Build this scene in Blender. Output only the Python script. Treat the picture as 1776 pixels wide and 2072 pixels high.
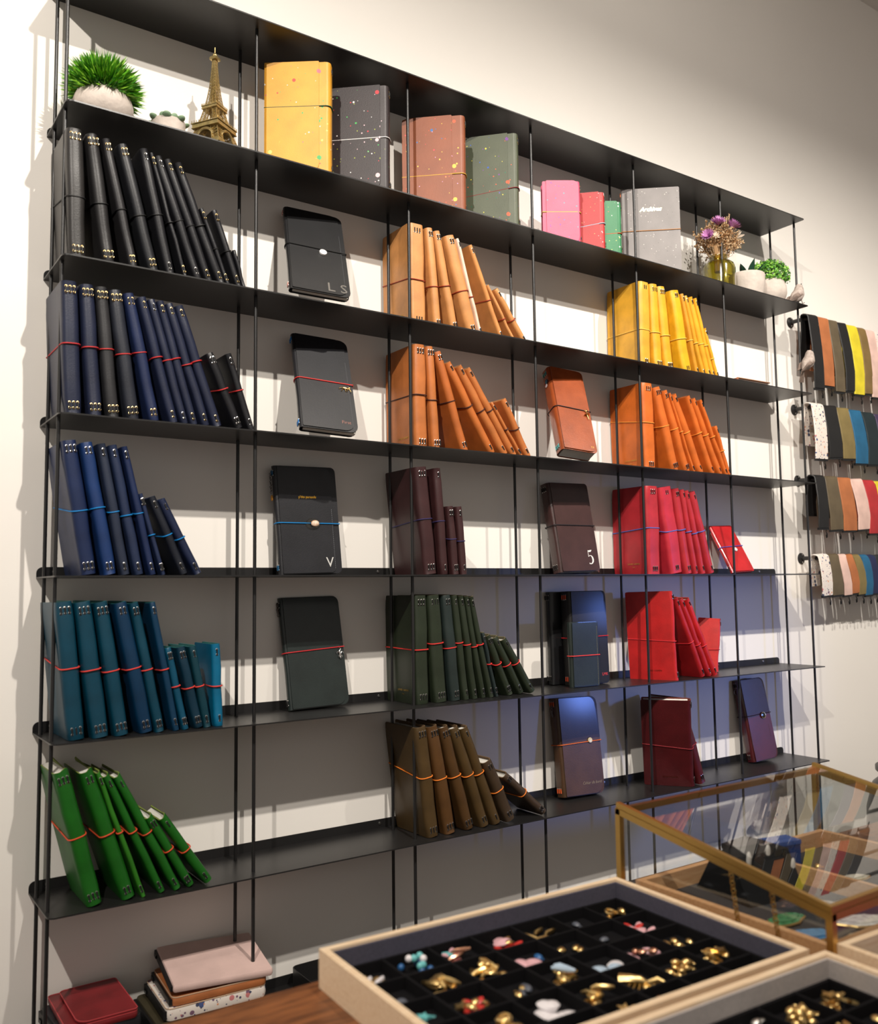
import bpy, bmesh, math, random
from mathutils import Matrix, Vector, Euler
S = bpy.context.scene
for o in list(bpy.data.objects): bpy.data.objects.remove(o)
COL = S.collection
PI = math.pi
R = math.radians

# ------------------------------------------------------------ camera
cam = bpy.data.cameras.new('camera'); co = bpy.data.objects.new('camera', cam); COL.objects.link(co); S.camera = co
cam.sensor_fit = 'HORIZONTAL'; cam.sensor_width = 36.0; cam.lens = 36.0 * 1833.5 / 1776.0
cam.clip_start = 0.05; cam.clip_end = 60
yaw, pitch, roll = .6041, .0839, -.0128
fwd = Vector((math.sin(yaw)*math.cos(pitch), math.cos(yaw)*math.cos(pitch), math.sin(pitch)))
right = Vector((math.cos(yaw), -math.sin(yaw), 0)); up = right.cross(fwd)
r2 = math.cos(roll)*right + math.sin(roll)*up; u2 = -math.sin(roll)*right + math.cos(roll)*up
m = Matrix((r2, u2, -fwd)).transposed().to_4x4(); m.translation = Vector((-.3361, -1.7882, -.0295)); co.matrix_world = m
cam.dof.use_dof = True; cam.dof.focus_distance = 2.15; cam.dof.aperture_fstop = 5.6

# ------------------------------------------------------------ world, lights, exposure
W = bpy.data.worlds.new('world'); S.world = W; W.use_nodes = True
bg = W.node_tree.nodes['Background']; bg.inputs[0].default_value = (1.0, .93, .86, 1); bg.inputs[1].default_value = .34
def spot(name, loc, target, power, color, size, blend, radius):
    d = bpy.data.lights.new(name, 'SPOT'); d.energy = power; d.color = color; d.spot_size = R(size); d.spot_blend = blend
    d.shadow_soft_size = radius
    o = bpy.data.objects.new(name, d); COL.objects.link(o); o.location = loc
    o.rotation_euler = (Vector(target) - Vector(loc)).to_track_quat('-Z', 'Y').to_euler()
    return o
WARM = (1.0, .93, .84)
spot('track_spot', (-1.1, -2.0, 1.90), (.25, 0, .75), 210, WARM, 90, .6, .02)
spot('track_spot', (.45, -2.0, 2.05), (1.0, 0, 1.15), 260, WARM, 90, .6, .02)
spot('track_spot', (2.0, -2.0, 2.05), (2.6, 0, 1.0), 210, WARM, 105, .7, .02)
spot('table_fill', (.75, -1.5, 2.1), (.65, -1.05, -.46), 90, WARM, 42, .8, .05)  # extra overhead fill, added to brighten the table and trays
spot('daylight_from_door', (3.7, -3.1, .02), (1.75, 0, -.36), 120, (.17, .31, 1.0), 23, 1.0, .10).data.specular_factor = .30
S.view_settings.view_transform = 'Standard'; S.view_settings.look = 'None'; S.view_settings.gamma = 1; S.view_settings.use_curve_mapping = False
S.view_settings.exposure = 0.0

# ------------------------------------------------------------ helpers
def lin(c):
    return tuple(((v/255)/12.92 if v/255 <= .04045 else ((v/255+.055)/1.055)**2.4) for v in c) + (1,)
class MB:
    def __init__(s): s.v = []; s.f = []; s.m = []
    def add(s, vs, fs, mi=0):
        n = len(s.v); s.v += [tuple(p) for p in vs]; s.f += [tuple(i+n for i in f) for f in fs]; s.m += [mi]*len(fs); return s
    def box(s, c, d, mi=0, rot=None):
        x, y, z = d[0]/2, d[1]/2, d[2]/2
        p = [Vector((i*x, j*y, k*z)) for i in (-1, 1) for j in (-1, 1) for k in (-1, 1)]
        if rot: p = [Euler(rot).to_matrix() @ q for q in p]
        return s.add([q + Vector(c) for q in p], [(0,1,3,2),(4,6,7,5),(0,4,5,1),(2,3,7,6),(0,2,6,4),(1,5,7,3)], mi)
    def tube(s, path, r, seg=6, closed=False, mi=0):
        P = [Vector(p) for p in path]; n = len(P); rs = r if isinstance(r, (list, tuple)) else [r]*n
        vs = []; prev = None
        for i in range(n):
            t = (P[(i+1) % n] - P[i-1]) if closed else (P[min(i+1, n-1)] - P[max(i-1, 0)])
            t.normalize()
            if prev is None: a = t.orthogonal().normalized()
            else:
                a = prev - t*prev.dot(t)
                a = a.normalized() if a.length > 1e-6 else t.orthogonal().normalized()
            prev = a; b = t.cross(a)
            vs += [P[i] + (a*math.cos(2*PI*k/seg) + b*math.sin(2*PI*k/seg))*rs[i] for k in range(seg)]
        fs = []
        for i in range(n if closed else n-1):
            j = (i+1) % n
            for k in range(seg):
                l = (k+1) % seg; fs.append((i*seg+k, i*seg+l, j*seg+l, j*seg+k))
        if not closed: fs += [tuple(range(seg))[::-1], tuple((n-1)*seg+k for k in range(seg))]
        return s.add(vs, fs, mi)
    def lathe(s, prof, seg=20, c=(0,0,0), mi=0, axis='z'):
        vs = []
        for r, z in prof:
            for k in range(seg):
                a = 2*PI*k/seg; p = (r*math.cos(a), r*math.sin(a), z)
                if axis == 'y': p = (p[0], p[2], p[1])
                if axis == 'x': p = (p[2], p[0], p[1])
                vs.append((p[0]+c[0], p[1]+c[1], p[2]+c[2]))
        fs = [(i*seg+k, i*seg+(k+1) % seg, (i+1)*seg+(k+1) % seg, (i+1)*seg+k) for i in range(len(prof)-1) for k in range(seg)]
        if prof[0][0] > 1e-6: fs.append(tuple(range(seg))[::-1])
        if prof[-1][0] > 1e-6: fs.append(tuple((len(prof)-1)*seg+k for k in range(seg)))
        return s.add(vs, fs, mi)
    def ell(s, c, rad, seg=10, rings=6, mi=0, rot=None):
        M = Euler(rot).to_matrix() if rot else Matrix.Identity(3)
        vs = []; fs = []
        for i in range(rings+1):
            t = PI*i/rings
            for k in range(seg):
                a = 2*PI*k/seg
                vs.append(M @ Vector((rad[0]*math.sin(t)*math.cos(a), rad[1]*math.sin(t)*math.sin(a), rad[2]*math.cos(t))) + Vector(c))
        for i in range(rings):
            for k in range(seg): fs.append((i*seg+k, (i+1)*seg+k, (i+1)*seg+(k+1) % seg, i*seg+(k+1) % seg))
        return s.add(vs, fs, mi)
    def prism(s, out, a, b, axis='z', mi=0):
        n = len(out); mp = {'z': lambda p, h: (p[0], p[1], h), 'x': lambda p, h: (h, p[0], p[1]), 'y': lambda p, h: (p[0], h, p[1])}[axis]
        vs = [mp(p, a) for p in out] + [mp(p, b) for p in out]
        return s.add(vs, [tuple(range(n))[::-1], tuple(range(n, 2*n))] + [(i, (i+1) % n, n+(i+1) % n, n+i) for i in range(n)], mi)
    def ring(s, c, R0, r, n='y', seg=10, mi=0, sub=4):
        pth = []
        for k in range(seg):
            a = 2*PI*k/seg; p = {'y': (math.cos(a), 0, math.sin(a)), 'z': (math.cos(a), math.sin(a), 0), 'x': (0, math.cos(a), math.sin(a))}[n]
            pth.append(Vector(c) + Vector(p)*R0)
        return s.tube(pth, r, sub, True, mi)
    def xf(s, M): s.v = [tuple(M @ Vector(p)) for p in s.v]; return s
    def mesh(s, name, mats, smooth=False, weld=True):
        me = bpy.data.meshes.new(name); me.from_pydata(s.v, [], s.f)
        if not isinstance(mats, (list, tuple)): mats = [mats]
        for q in mats: me.materials.append(q)
        me.polygons.foreach_set('material_index', s.m)
        bm = bmesh.new(); bm.from_mesh(me)
        if weld: bmesh.ops.remove_doubles(bm, verts=bm.verts, dist=1e-6)
        bmesh.ops.recalc_face_normals(bm, faces=bm.faces); bm.to_mesh(me); bm.free()
        if smooth:
            me.polygons.foreach_set('use_smooth', [True]*len(me.polygons))
            try: me.set_sharp_from_angle(angle=R(38))
            except Exception: pass
        me.update(); return me
    def build(s, name, mats, parent=None, smooth=False, **kw):
        o = bpy.data.objects.new(name, s.mesh(name, mats, smooth)); COL.objects.link(o)
        if parent: o.parent = parent
        for k, v in kw.items(): o[k] = v
        return o
LABELS = {}
def tag(o, label, cat, group=None):
    o['label'] = label; o['category'] = cat
    if group: o['group'] = group
    return o
def thing(name, label, cat, loc=(0,0,0), rot=(0,0,0), group=None):
    o = bpy.data.objects.new(name, None); COL.objects.link(o); o.location = loc; o.rotation_euler = rot; o.empty_display_size = .02
    return tag(o, label, cat, group)
def struct(o): o['kind'] = 'structure'; return o
def stuff(o): o['kind'] = 'stuff'; return o
def rrect(x0, x1, y0, y1, rads, n=5):
    # corner radii in order (x0,y0),(x1,y0),(x1,y1),(x0,y1)
    out = []
    for (cx, cy, sx, sy, a0), r in zip(((x0,y0,1,1,PI),(x1,y0,-1,1,1.5*PI),(x1,y1,-1,-1,0),(x0,y1,1,-1,.5*PI)), rads):
        if r <= 0: out.append((cx, cy)); continue
        for k in range(n+1):
            a = a0 + .5*PI*k/n; out.append((cx+sx*r+r*math.cos(a), cy+sy*r+r*math.sin(a)))
    return out

# ------------------------------------------------------------ materials
def mat(name, rgb, rough=.5, metal=0.0, spec=.5, noise=None, bump=None, emit=None, coat=0.0):
    M = bpy.data.materials.new(name); M.use_nodes = True; nt = M.node_tree; b = nt.nodes['Principled BSDF']
    b.inputs['Base Color'].default_value = lin(rgb); b.inputs['Roughness'].default_value = rough; b.inputs['Metallic'].default_value = metal
    b.inputs['Specular IOR Level'].default_value = spec
    if coat: b.inputs['Coat Weight'].default_value = coat; b.inputs['Coat Roughness'].default_value = .12
    tc = nt.nodes.new('ShaderNodeTexCoord')
    if noise:
        sc, amt = noise[0], noise[1]
        n = nt.nodes.new('ShaderNodeTexNoise'); n.inputs['Scale'].default_value = sc; n.inputs['Detail'].default_value = 4
        nt.links.new(tc.outputs['Object'], n.inputs['Vector'])
        r = nt.nodes.new('ShaderNodeValToRGB'); c = lin(rgb); d = noise[2] if len(noise) > 2 else None
        r.color_ramp.elements[0].position = .3; r.color_ramp.elements[1].position = .7
        r.color_ramp.elements[0].color = tuple(v*(1-amt) for v in c[:3]) + (1,)
        r.color_ramp.elements[1].color = lin(d) if d else tuple(min(1, v*(1+amt)) for v in c[:3]) + (1,)
        nt.links.new(n.outputs['Fac'], r.inputs['Fac']); nt.links.new(r.outputs['Color'], b.inputs['Base Color'])
    if bump:
        n2 = nt.nodes.new('ShaderNodeTexNoise'); n2.inputs['Scale'].default_value = bump[0]; n2.inputs['Detail'].default_value = 5
        nt.links.new(tc.outputs['Object'], n2.inputs['Vector'])
        bp = nt.nodes.new('ShaderNodeBump'); bp.inputs['Strength'].default_value = bump[1]; bp.inputs['Distance'].default_value = .002
        nt.links.new(n2.outputs['Fac'], bp.inputs['Height']); nt.links.new(bp.outputs['Normal'], b.inputs['Normal'])
    return M
def splatter(base, spots, scales=(38, 75, 130), thr=(.14, .13, .13), keep=(.62, .55, .6)):
    nt = base.node_tree; b = nt.nodes['Principled BSDF']; tc = [n for n in nt.nodes if n.type == 'TEX_COORD'][0]
    lk = b.inputs['Base Color'].links
    cur = lk[0].from_socket if lk else None
    for i, (sc, th, kp) in enumerate(zip(scales, thr, keep)):
        v = nt.nodes.new('ShaderNodeTexVoronoi'); v.inputs['Scale'].default_value = sc
        mp = nt.nodes.new('ShaderNodeMapping'); mp.inputs['Location'].default_value = (i*1.7+.3, i*.9, i*2.3)
        nt.links.new(tc.outputs['Object'], mp.inputs['Vector']); nt.links.new(mp.outputs['Vector'], v.inputs['Vector'])
        sep = nt.nodes.new('ShaderNodeSeparateColor'); nt.links.new(v.outputs['Color'], sep.inputs['Color'])
        rr = nt.nodes.new('ShaderNodeMath'); rr.operation = 'MULTIPLY'; rr.inputs[1].default_value = th*1.8; nt.links.new(sep.outputs['Red'], rr.inputs[0])
        lt = nt.nodes.new('ShaderNodeMath'); lt.operation = 'LESS_THAN'; nt.links.new(v.outputs['Distance'], lt.inputs[0]); nt.links.new(rr.outputs[0], lt.inputs[1])
        gt = nt.nodes.new('ShaderNodeMath'); gt.operation = 'GREATER_THAN'; gt.inputs[1].default_value = kp; nt.links.new(sep.outputs['Green'], gt.inputs[0])
        mu = nt.nodes.new('ShaderNodeMath'); mu.operation = 'MULTIPLY'; nt.links.new(lt.outputs[0], mu.inputs[0]); nt.links.new(gt.outputs[0], mu.inputs[1])
        rp = nt.nodes.new('ShaderNodeValToRGB'); rp.color_ramp.interpolation = 'CONSTANT'
        while len(rp.color_ramp.elements) < len(spots): rp.color_ramp.elements.new(.5)
        for k, e in enumerate(rp.color_ramp.elements): e.position = k/len(spots); e.color = lin(spots[k])
        nt.links.new(sep.outputs['Blue'], rp.inputs['Fac'])
        mx = nt.nodes.new('ShaderNodeMix'); mx.data_type = 'RGBA'
        nt.links.new(mu.outputs[0], mx.inputs['Factor'])
        if cur: nt.links.new(cur, mx.inputs['A'])
        else: mx.inputs['A'].default_value = b.inputs['Base Color'].default_value
        nt.links.new(rp.outputs['Color'], mx.inputs['B']); cur = mx.outputs['Result']
    nt.links.new(cur, b.inputs['Base Color']); return base
def wood(name, c1, c2, scale=18, rough=.5, stretch=(1, 8, 8)):
    M = mat(name, c1, rough); nt = M.node_tree; b = nt.nodes['Principled BSDF']; tc = [n for n in nt.nodes if n.type == 'TEX_COORD'][0]
    mp = nt.nodes.new('ShaderNodeMapping'); mp.inputs['Scale'].default_value = stretch; nt.links.new(tc.outputs['Object'], mp.inputs['Vector'])
    n = nt.nodes.new('ShaderNodeTexNoise'); n.inputs['Scale'].default_value = scale; n.inputs['Detail'].default_value = 6; n.inputs['Distortion'].default_value = .6
    nt.links.new(mp.outputs['Vector'], n.inputs['Vector'])
    r = nt.nodes.new('ShaderNodeValToRGB'); r.color_ramp.elements[0].position = .35; r.color_ramp.elements[1].position = .68
    r.color_ramp.elements[0].color = lin(c2); r.color_ramp.elements[1].color = lin(c1)
    nt.links.new(n.outputs['Fac'], r.inputs['Fac']); nt.links.new(r.outputs['Color'], b.inputs['Base Color']); return M
def glass(name, tint=(1, 1, 1), rough=.02, fac=1.0):
    M = bpy.data.materials.new(name); M.use_nodes = True; nt = M.node_tree; nt.nodes.clear()
    out = nt.nodes.new('ShaderNodeOutputMaterial'); tr = nt.nodes.new('ShaderNodeBsdfTransparent'); gl = nt.nodes.new('ShaderNodeBsdfGlossy')
    tr.inputs[0].default_value = tint + (1,); gl.inputs['Roughness'].default_value = rough
    lw = nt.nodes.new('ShaderNodeLayerWeight'); lw.inputs[0].default_value = .5; mx = nt.nodes.new('ShaderNodeMixShader')
    pw = nt.nodes.new('ShaderNodeMath'); pw.operation = 'POWER'; pw.inputs[1].default_value = 5; nt.links.new(lw.outputs['Facing'], pw.inputs[0])
    mm = nt.nodes.new('ShaderNodeMath'); mm.operation = 'MULTIPLY_ADD'; mm.inputs[1].default_value = .9*fac; mm.inputs[2].default_value = .045*fac; mm.use_clamp = True
    nt.links.new(pw.outputs[0], mm.inputs[0]); nt.links.new(mm.outputs[0], mx.inputs[0])
    nt.links.new(tr.outputs[0], mx.inputs[1]); nt.links.new(gl.outputs[0], mx.inputs[2]); nt.links.new(mx.outputs[0], out.inputs[0]); return M
M_wall = mat('wall_paint', (238, 233, 226), .85, noise=(1.6, .02), bump=(60, .08))
M_ceil = mat('ceiling_paint', (232, 228, 222), .9)
M_floor = wood('floor_wood', (132, 96, 66), (98, 68, 44), 6, .45, (1, 10, 10))
M_black = mat('black_steel', (30, 29, 29), .36, 0.0, .5, bump=(900, .05))
M_screw = mat('screw_steel', (190, 188, 185), .3, 1.0)
M_paper = mat('paper', (240, 236, 226), .8)
nt = M_paper.node_tree
_w = nt.nodes.new('ShaderNodeTexWave'); _w.inputs['Scale'].default_value = 260; _w.bands_direction = 'X'
nt.links.new([n for n in nt.nodes if n.type == 'TEX_COORD'][0].outputs['Object'], _w.inputs['Vector'])
_b = nt.nodes.new('ShaderNodeBump'); _b.inputs['Strength'].default_value = .6; _b.inputs['Distance'].default_value = .001
nt.links.new(_w.outputs['Fac'], _b.inputs['Height']); nt.links.new(_b.outputs['Normal'], nt.nodes['Principled BSDF'].inputs['Normal'])
M_gold = mat('gold_metal', (238, 204, 138), .3, 1.0); M_silver = mat('silver_metal', (215, 212, 208), .25, 1.0)
M_brass = mat('brass', (206, 168, 98), .38, 1.0, bump=(300, .1)); M_cord = mat('black_cord', (14, 13, 13), .6)
_L = {}
def leather(rgb, rough=.42, var=.18, coat=0.0):
    k = (rgb, rough, coat)
    if k not in _L: _L[k] = mat('leather', rgb, rough, 0, .45, noise=(22, var), bump=(420, .12), coat=coat)
    return _L[k]
_E = {}
def plain(rgb, rough=.55, nm='plain'):
    k = (rgb, rough)
    if k not in _E: _E[k] = mat(nm, rgb, rough)
    return _E[k]

# ------------------------------------------------------------ room
room = [('floor', (1.8, -2.6, -1.425), (9, 5.4, .05), M_floor), ('ceiling', (1.8, -2.6, 2.225), (9, 5.4, .05), M_ceil),
        ('wall_back', (1.8, .05, .4), (9, .1, 3.7), M_wall)]
for n, c, d, mt in room: struct(MB().box(c, d).build(n, mt))
struct(MB().box((2.3, -1.9, 2.106), (5.0, .03, .188)).build('shadow_baffle_1', M_ceil))   # unseen baffle added before the lamps to cast a straight shadow line
struct(MB().box((1.8, -.006, -1.35), (9, .012, .1)).build('baseboard_back', M_ceil))

# ------------------------------------------------------------ shelf unit
D, Lx, TH = .163, 2.2047, .0026
RX = [.0062 + i*.36565 for i in range(7)]
unit = thing('wall_shelf', 'long black steel wall shelf of thin plates threaded on slim rods', 'shelf')
for k in range(8):
    z = (4-k)*.28
    pl = MB().prism(rrect(0, Lx, -D, 0, (.013, .006, 0, 0)), z-TH, z, 'z').build('shelf_board', M_black, unit)
    MB().prism(rrect(0, Lx, z, z+.0185, (0, 0, .011, .011)), -.0022, -.0002, 'y').build('back_lip', M_black, pl)
    for x in (.03, .725, 1.42, 2.12): MB().lathe([(.0001, -.0045), (.0028, -.0042), (.0034, -.0022)], 10, (x, 0, z+.010), 0, 'y').build('screw', M_screw, pl)
for x in RX:
    for y in (-.1274, -.0387): MB().lathe([(.0034, -1.4), (.0034, 1.12-TH)], 12, (x, y, 0)).build('post', M_black, unit, True)

# ------------------------------------------------------------ notebooks
def profile(t, w, inset=0.0, n=5, cr=.004):
    rc = min(t*.46, .011); h = t/2 - inset; r = max(rc-inset, .0006)
    yy = [w, w-.08*cr, w-.3*cr, w-.65*cr, w-cr, w*.33]
    pts = [(-h, v) for v in yy] + [(-h, inset+r)]
    for k in range(1, n): a = PI + .5*PI*k/n; pts.append((-h+r+r*math.cos(a), inset+r+r*math.sin(a)))
    pts += [(-h+r, inset), (h-r, inset)]
    for k in range(1, n): a = 1.5*PI + .5*PI*k/n; pts.append((h-r+r*math.cos(a), inset+r+r*math.sin(a)))
    pts += [(h, inset+r)] + [(h, v) for v in yy[::-1]]
    return pts
def cover(t, w, h, rnd, c=.0022, waves=0.0, soft=1.0, cr=.004):
    mb = MB(); o = profile(t, w, cr=cr); i = profile(t, w, c, cr=cr); n = len(o); vs = []; fs = []; mi = []
    zs = [0, .04, .12, .3, .5, .7, .88, .96, 1]; nz = len(zs)
    wob = [(rnd.uniform(-1, 1)*.0007*soft, 1 - soft*.10*(abs(q-.5)*2)**6 + soft*rnd.uniform(-.02, .03)) for q in zs]
    for pr in (o, i):
        for q, (dx, sc) in zip(zs, wob):
            for (x, y) in pr:
                xx = x*sc + dx*(1-y/w); yy = y + .0012*soft*math.sin(q*PI*2+dx*3000)*(y < .01)
                dd = 0 if y <= w-cr else cr - math.sqrt(max(cr*cr-(y-w+cr)**2, 0))
                z = dd + q*(h-2*dd)
                if waves and q == 1: z += waves*math.sin(y/w*5+x*200)*.5*(x > 0)
                vs.append((xx, yy, z))
    def at(s, j, k): return s*nz*n + j*n + k
    for j in range(nz-1):
        for k in range(n-1):
            fs.append((at(0,j,k), at(0,j,k+1), at(0,j+1,k+1), at(0,j+1,k))); mi.append(0)
            fs.append((at(1,j,k), at(1,j+1,k), at(1,j+1,k+1), at(1,j,k+1))); mi.append(1)
    for k in range(n-1):
        fs.append((at(0,0,k), at(1,0,k), at(1,0,k+1), at(0,0,k+1))); mi.append(1)
        fs.append((at(0,nz-1,k), at(0,nz-1,k+1), at(1,nz-1,k+1), at(1,nz-1,k))); mi.append(1)
    for j in range(nz-1):
        for k in (0, n-1): fs.append((at(0,j,k), at(0,j+1,k), at(1,j+1,k), at(1,j,k))); mi.append(1)
    mb.v = vs; mb.f = fs; mb.m = mi; return mb
def lacing(root, t, h, cols, metal, cord, zoff=.012, size=1.0):
    if not cols: return
    e = MB(); l = MB(); sp = min(.0068, t*.30)*size
    for zz in (zoff+.003, h-zoff-.003):
        for c in range(cols):
            x = (c-(cols-1)/2)*sp
            for dz in (-.0048, .0048): e.ring((x, -.0006, zz+dz*size), .0019*size, .00048, 'y', 9, 0, 4)
            l.box((x, -.0013, zz), (.0023, .0016, .0104*size))
    stuff(e.build('eyelets', metal, root)); stuff(l.build('lacing', cord, root))
def band(root, t, w, h, frac, tilt, rgb, rnd, sag=0.0, name='elastic_band', r=.0012, off=0):
    o = profile(t+.0024+off, w+.0012); o = [(x, y-.0012) for x, y in o]
    z0 = frac*h; pth = [(x, y, z0 + tilt*y*(1 if x < 0 else .55) + sag*(x/t)) for x, y in o]
    xl = pth[-1]; xf = pth[0]
    for k in range(1, 5): q = k/5; pth.append(tuple(xl[i]*(1-q)+xf[i]*q for i in range(3)))
    return MB().tube(pth, r, 6, True).build(name, plain(rgb, .6, 'elastic'), root, True)
def notebook(label, group, loc, rot, t, w, h, rgb, band_rgb, cols=1, metal=None, cord=None, frac=.48, tilt=0.0, edge=None, seed=0,
             rough=.42, coat=0.0, cov=None, flap=None, pages=True, waves=0.0, soft=1.0, brow=True, cat='notebook', paper_rise=0.0, cr=.004):
    rnd = random.Random(seed)
    root = thing('leather_notebook', label, cat, loc, rot, group)
    m0 = cov or leather(rgb, rough, .18, coat); m1 = plain(edge or tuple(int(v*.75) for v in rgb), .7, 'leather_edge')
    cover(t, w, h, rnd, waves=waves, soft=soft, cr=cr).build('cover', [m0, m1], root, True)
    if pages:
        th = max(t-.0075, .0022)
        MB().box((0, w/2+.001, h/2-.002+paper_rise/2), (th, w-.014, h-.008+paper_rise)).build('pages', M_paper, root)
    lacing(root, t, h, cols, metal or M_silver, cord or M_cord)
    if band_rgb: band(root, t, w, h, frac, tilt, band_rgb, rnd, off=.0052 if flap else 0)
    if flap:   # (side, y0, y1, radius) : the overlapping leather flap of the front cover
        sd, y0, y1, rad = flap
        x0 = sd*(t/2+.0004); MB().prism(rrect(y0, y1, .002, h-.002, (.002, rad, rad, .002)), x0, x0+sd*.0018, 'x').build('flap', [m0], root)
    return root
ORD = 'first second third fourth fifth sixth seventh eighth ninth tenth eleventh twelfth'.split()
DATA = {
'A':(2,-0.150,[(0.028,2.4,0.0299,0.235,3),(0.0822,8.4,0.0229,0.235,3),(0.1258,13.0,0.0162,0.235,2),(0.1626,15.0,0.0208,0.235,2),(0.194,13.1,0.0174,0.235,1),(0.222,16.7,0.0078,0.235,1),(0.2471,19.8,0.016,0.235,1),(0.269,20.9,0.0152,0.235,1),(0.2932,22.0,0.0166,0.235,1),(0.3067,21.5,0.0079,0.152,1),(0.329,20.1,0.0122,0.152,1),(0.3394,16.9,0.007,0.076,0)]), # 19
'B':(3,-0.150,[(0.0267,2.9,0.0294,0.235,3),(0.0637,4.7,0.025,0.235,3),(0.0948,6.2,0.0221,0.235,3),(0.1295,8.8,0.0241,0.235,3),(0.1678,12.3,0.02,0.235,2),(0.2037,15.4,0.0175,0.235,1),(0.224,16.2,0.015,0.235,1),(0.2422,16.7,0.0155,0.235,1),(0.2649,18.2,0.0159,0.235,1),(0.2883,19.4,0.0184,0.235,1),(0.3312,23.7,0.0172,0.152,2),(0.3561,18.6,0.0143,0.152,1)]), # 7
'C':(4,-0.150,[(0.058,9.2,0.0266,0.235,3),(0.0941,11.0,0.0229,0.235,2),(0.1201,11.2,0.0167,0.235,1),(0.1442,12.4,0.0169,0.235,1),(0.1682,13.4,0.0123,0.235,1),(0.1871,16.6,0.0078,0.152,2),(0.2257,23.9,0.0152,0.152,1),(0.2521,27.4,0.0154,0.152,1)]), # 25
'D':(5,-0.150,[(0.0428,6.2,0.0302,0.235,3),(0.0829,8.5,0.03,0.235,3),(0.1186,9.8,0.0256,0.235,3),(0.1615,12.1,0.0253,0.235,2),(0.1852,12.2,0.0171,0.235,2),(0.2144,11.5,0.0122,0.235,1),(0.2316,13.1,0.0125,0.152,2),(0.2567,13.7,0.0174,0.152,2),(0.2729,11.7,0.0146,0.152,1),(0.2949,2.9,0.0181,0.152,1)]), # 25
'E':(6,-0.150,[(0.0779,14.6,0.0278,0.235,3),(0.1347,18.5,0.0242,0.235,2),(0.1595,20.1,0.0079,0.235,1),(0.1918,25.0,0.0125,0.235,1),(0.2195,27.4,0.0145,0.235,1),(0.2438,30.1,0.0148,0.152,2),(0.2774,34.2,0.0165,0.152,1)]), # 17
'F':(2,-0.122,[(0.7664,0.9,0.0442,0.235,3),(0.8215,5.4,0.0206,0.235,2),(0.8696,12.2,0.02,0.235,2),(0.9218,16.2,0.0305,0.235,2),(0.9442,16.5,0.0078,0.235,1),(1.0075,23.2,0.0124,0.235,1),(1.0458,32.6,0.008,0.152,0),(1.0825,37.1,0.0148,0.152,1)]), # 45
'G':(3,-0.129,[(0.7673,0.8,0.0341,0.235,3),(0.8084,4.0,0.0211,0.235,3),(0.887,18.2,0.0209,0.235,2),(0.9662,31.9,0.0202,0.235,1),(1.0039,34.0,0.0204,0.235,1),(1.032,34.8,0.0181,0.235,1),(1.0545,36.3,0.0079,0.152,1),(1.0765,28.9,0.0174,0.152,1)]), # 23
'H':(4,-0.150,[(0.7742,5.9,0.0336,0.235,3),(0.8109,4.3,0.0212,0.235,1),(0.841,5.3,0.0188,0.152,2),(0.8633,4.5,0.0177,0.152,1)]), # 0
'I':(5,-0.128,[(0.7629,0.8,0.0364,0.235,3),(0.8122,4.2,0.0342,0.235,3),(0.8534,5.8,0.0267,0.235,2),(0.8807,7.2,0.0163,0.235,1),(0.9056,9.0,0.0151,0.235,1),(0.9292,11.0,0.0124,0.235,1),(0.9514,13.2,0.0124,0.235,1),(0.9672,14.6,0.0079,0.152,1),(1.0068,24.9,0.0165,0.152,2),(1.04,29.8,0.0174,0.152,1),(1.0739,33.9,0.0186,0.152,1)]), # 23
'J':(6,-0.145,[(0.7751,7.1,0.0313,0.235,3),(0.8202,10.7,0.0296,0.235,3),(0.8717,16.1,0.0255,0.235,3),(0.9146,20.0,0.0247,0.235,2),(0.9482,21.9,0.0241,0.235,1),(0.9879,25.5,0.0281,0.152,2),(1.0879,49.6,0.0189,0.152,2)]), # 6
'K':(2,-0.129,[(1.4967,-0.7,0.0418,0.235,2),(1.5494,3.0,0.0317,0.235,3),(1.5933,6.0,0.032,0.235,3),(1.6657,10.3,0.0381,0.235,2),(1.7091,13.6,0.0134,0.235,1),(1.7366,16.9,0.0138,0.235,1),(1.7607,17.7,0.0194,0.235,1),(1.7788,17.4,0.0122,0.235,1),(1.7974,19.8,0.0103,0.152,1)]), # 33
'L':(3,-0.128,[(1.5037,1.0,0.0443,0.235,3),(1.6041,16.4,0.0285,0.235,3),(1.654,21.1,0.0222,0.235,2),(1.68,23.2,0.0078,0.235,1),(1.7103,26.1,0.0242,0.235,1),(1.7608,24.4,0.019,0.235,1),(1.7945,27.3,0.0189,0.235,1),(1.8219,26.8,0.0123,0.235,1),(1.8351,21.8,0.0123,0.152,1)]), # 37
'M':(4,-0.132,[(1.5011,0.1,0.05,0.235,3),(1.5895,8.9,0.05,0.235,2),(1.6386,10.3,0.0272,0.235,2),(1.6692,11.5,0.0172,0.235,1),(1.6984,14.2,0.0177,0.235,1),(1.7356,17.4,0.025,0.235,1)]), # 25
'N':(5,-0.150,[(1.5546,2.7,0.0154,0.235,2),(1.6604,25.3,0.0179,0.235,1),(1.6887,27.2,0.0179,0.235,1),(1.7123,27.2,0.0199,0.235,1),(1.7188,-7.2,0.0104,0.152,1)]), # 
'O':(6,-0.150,[(1.6037,12.3,0.0265,0.235,3),(1.6416,18.4,0.0298,0.235,2)]), #
}
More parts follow.
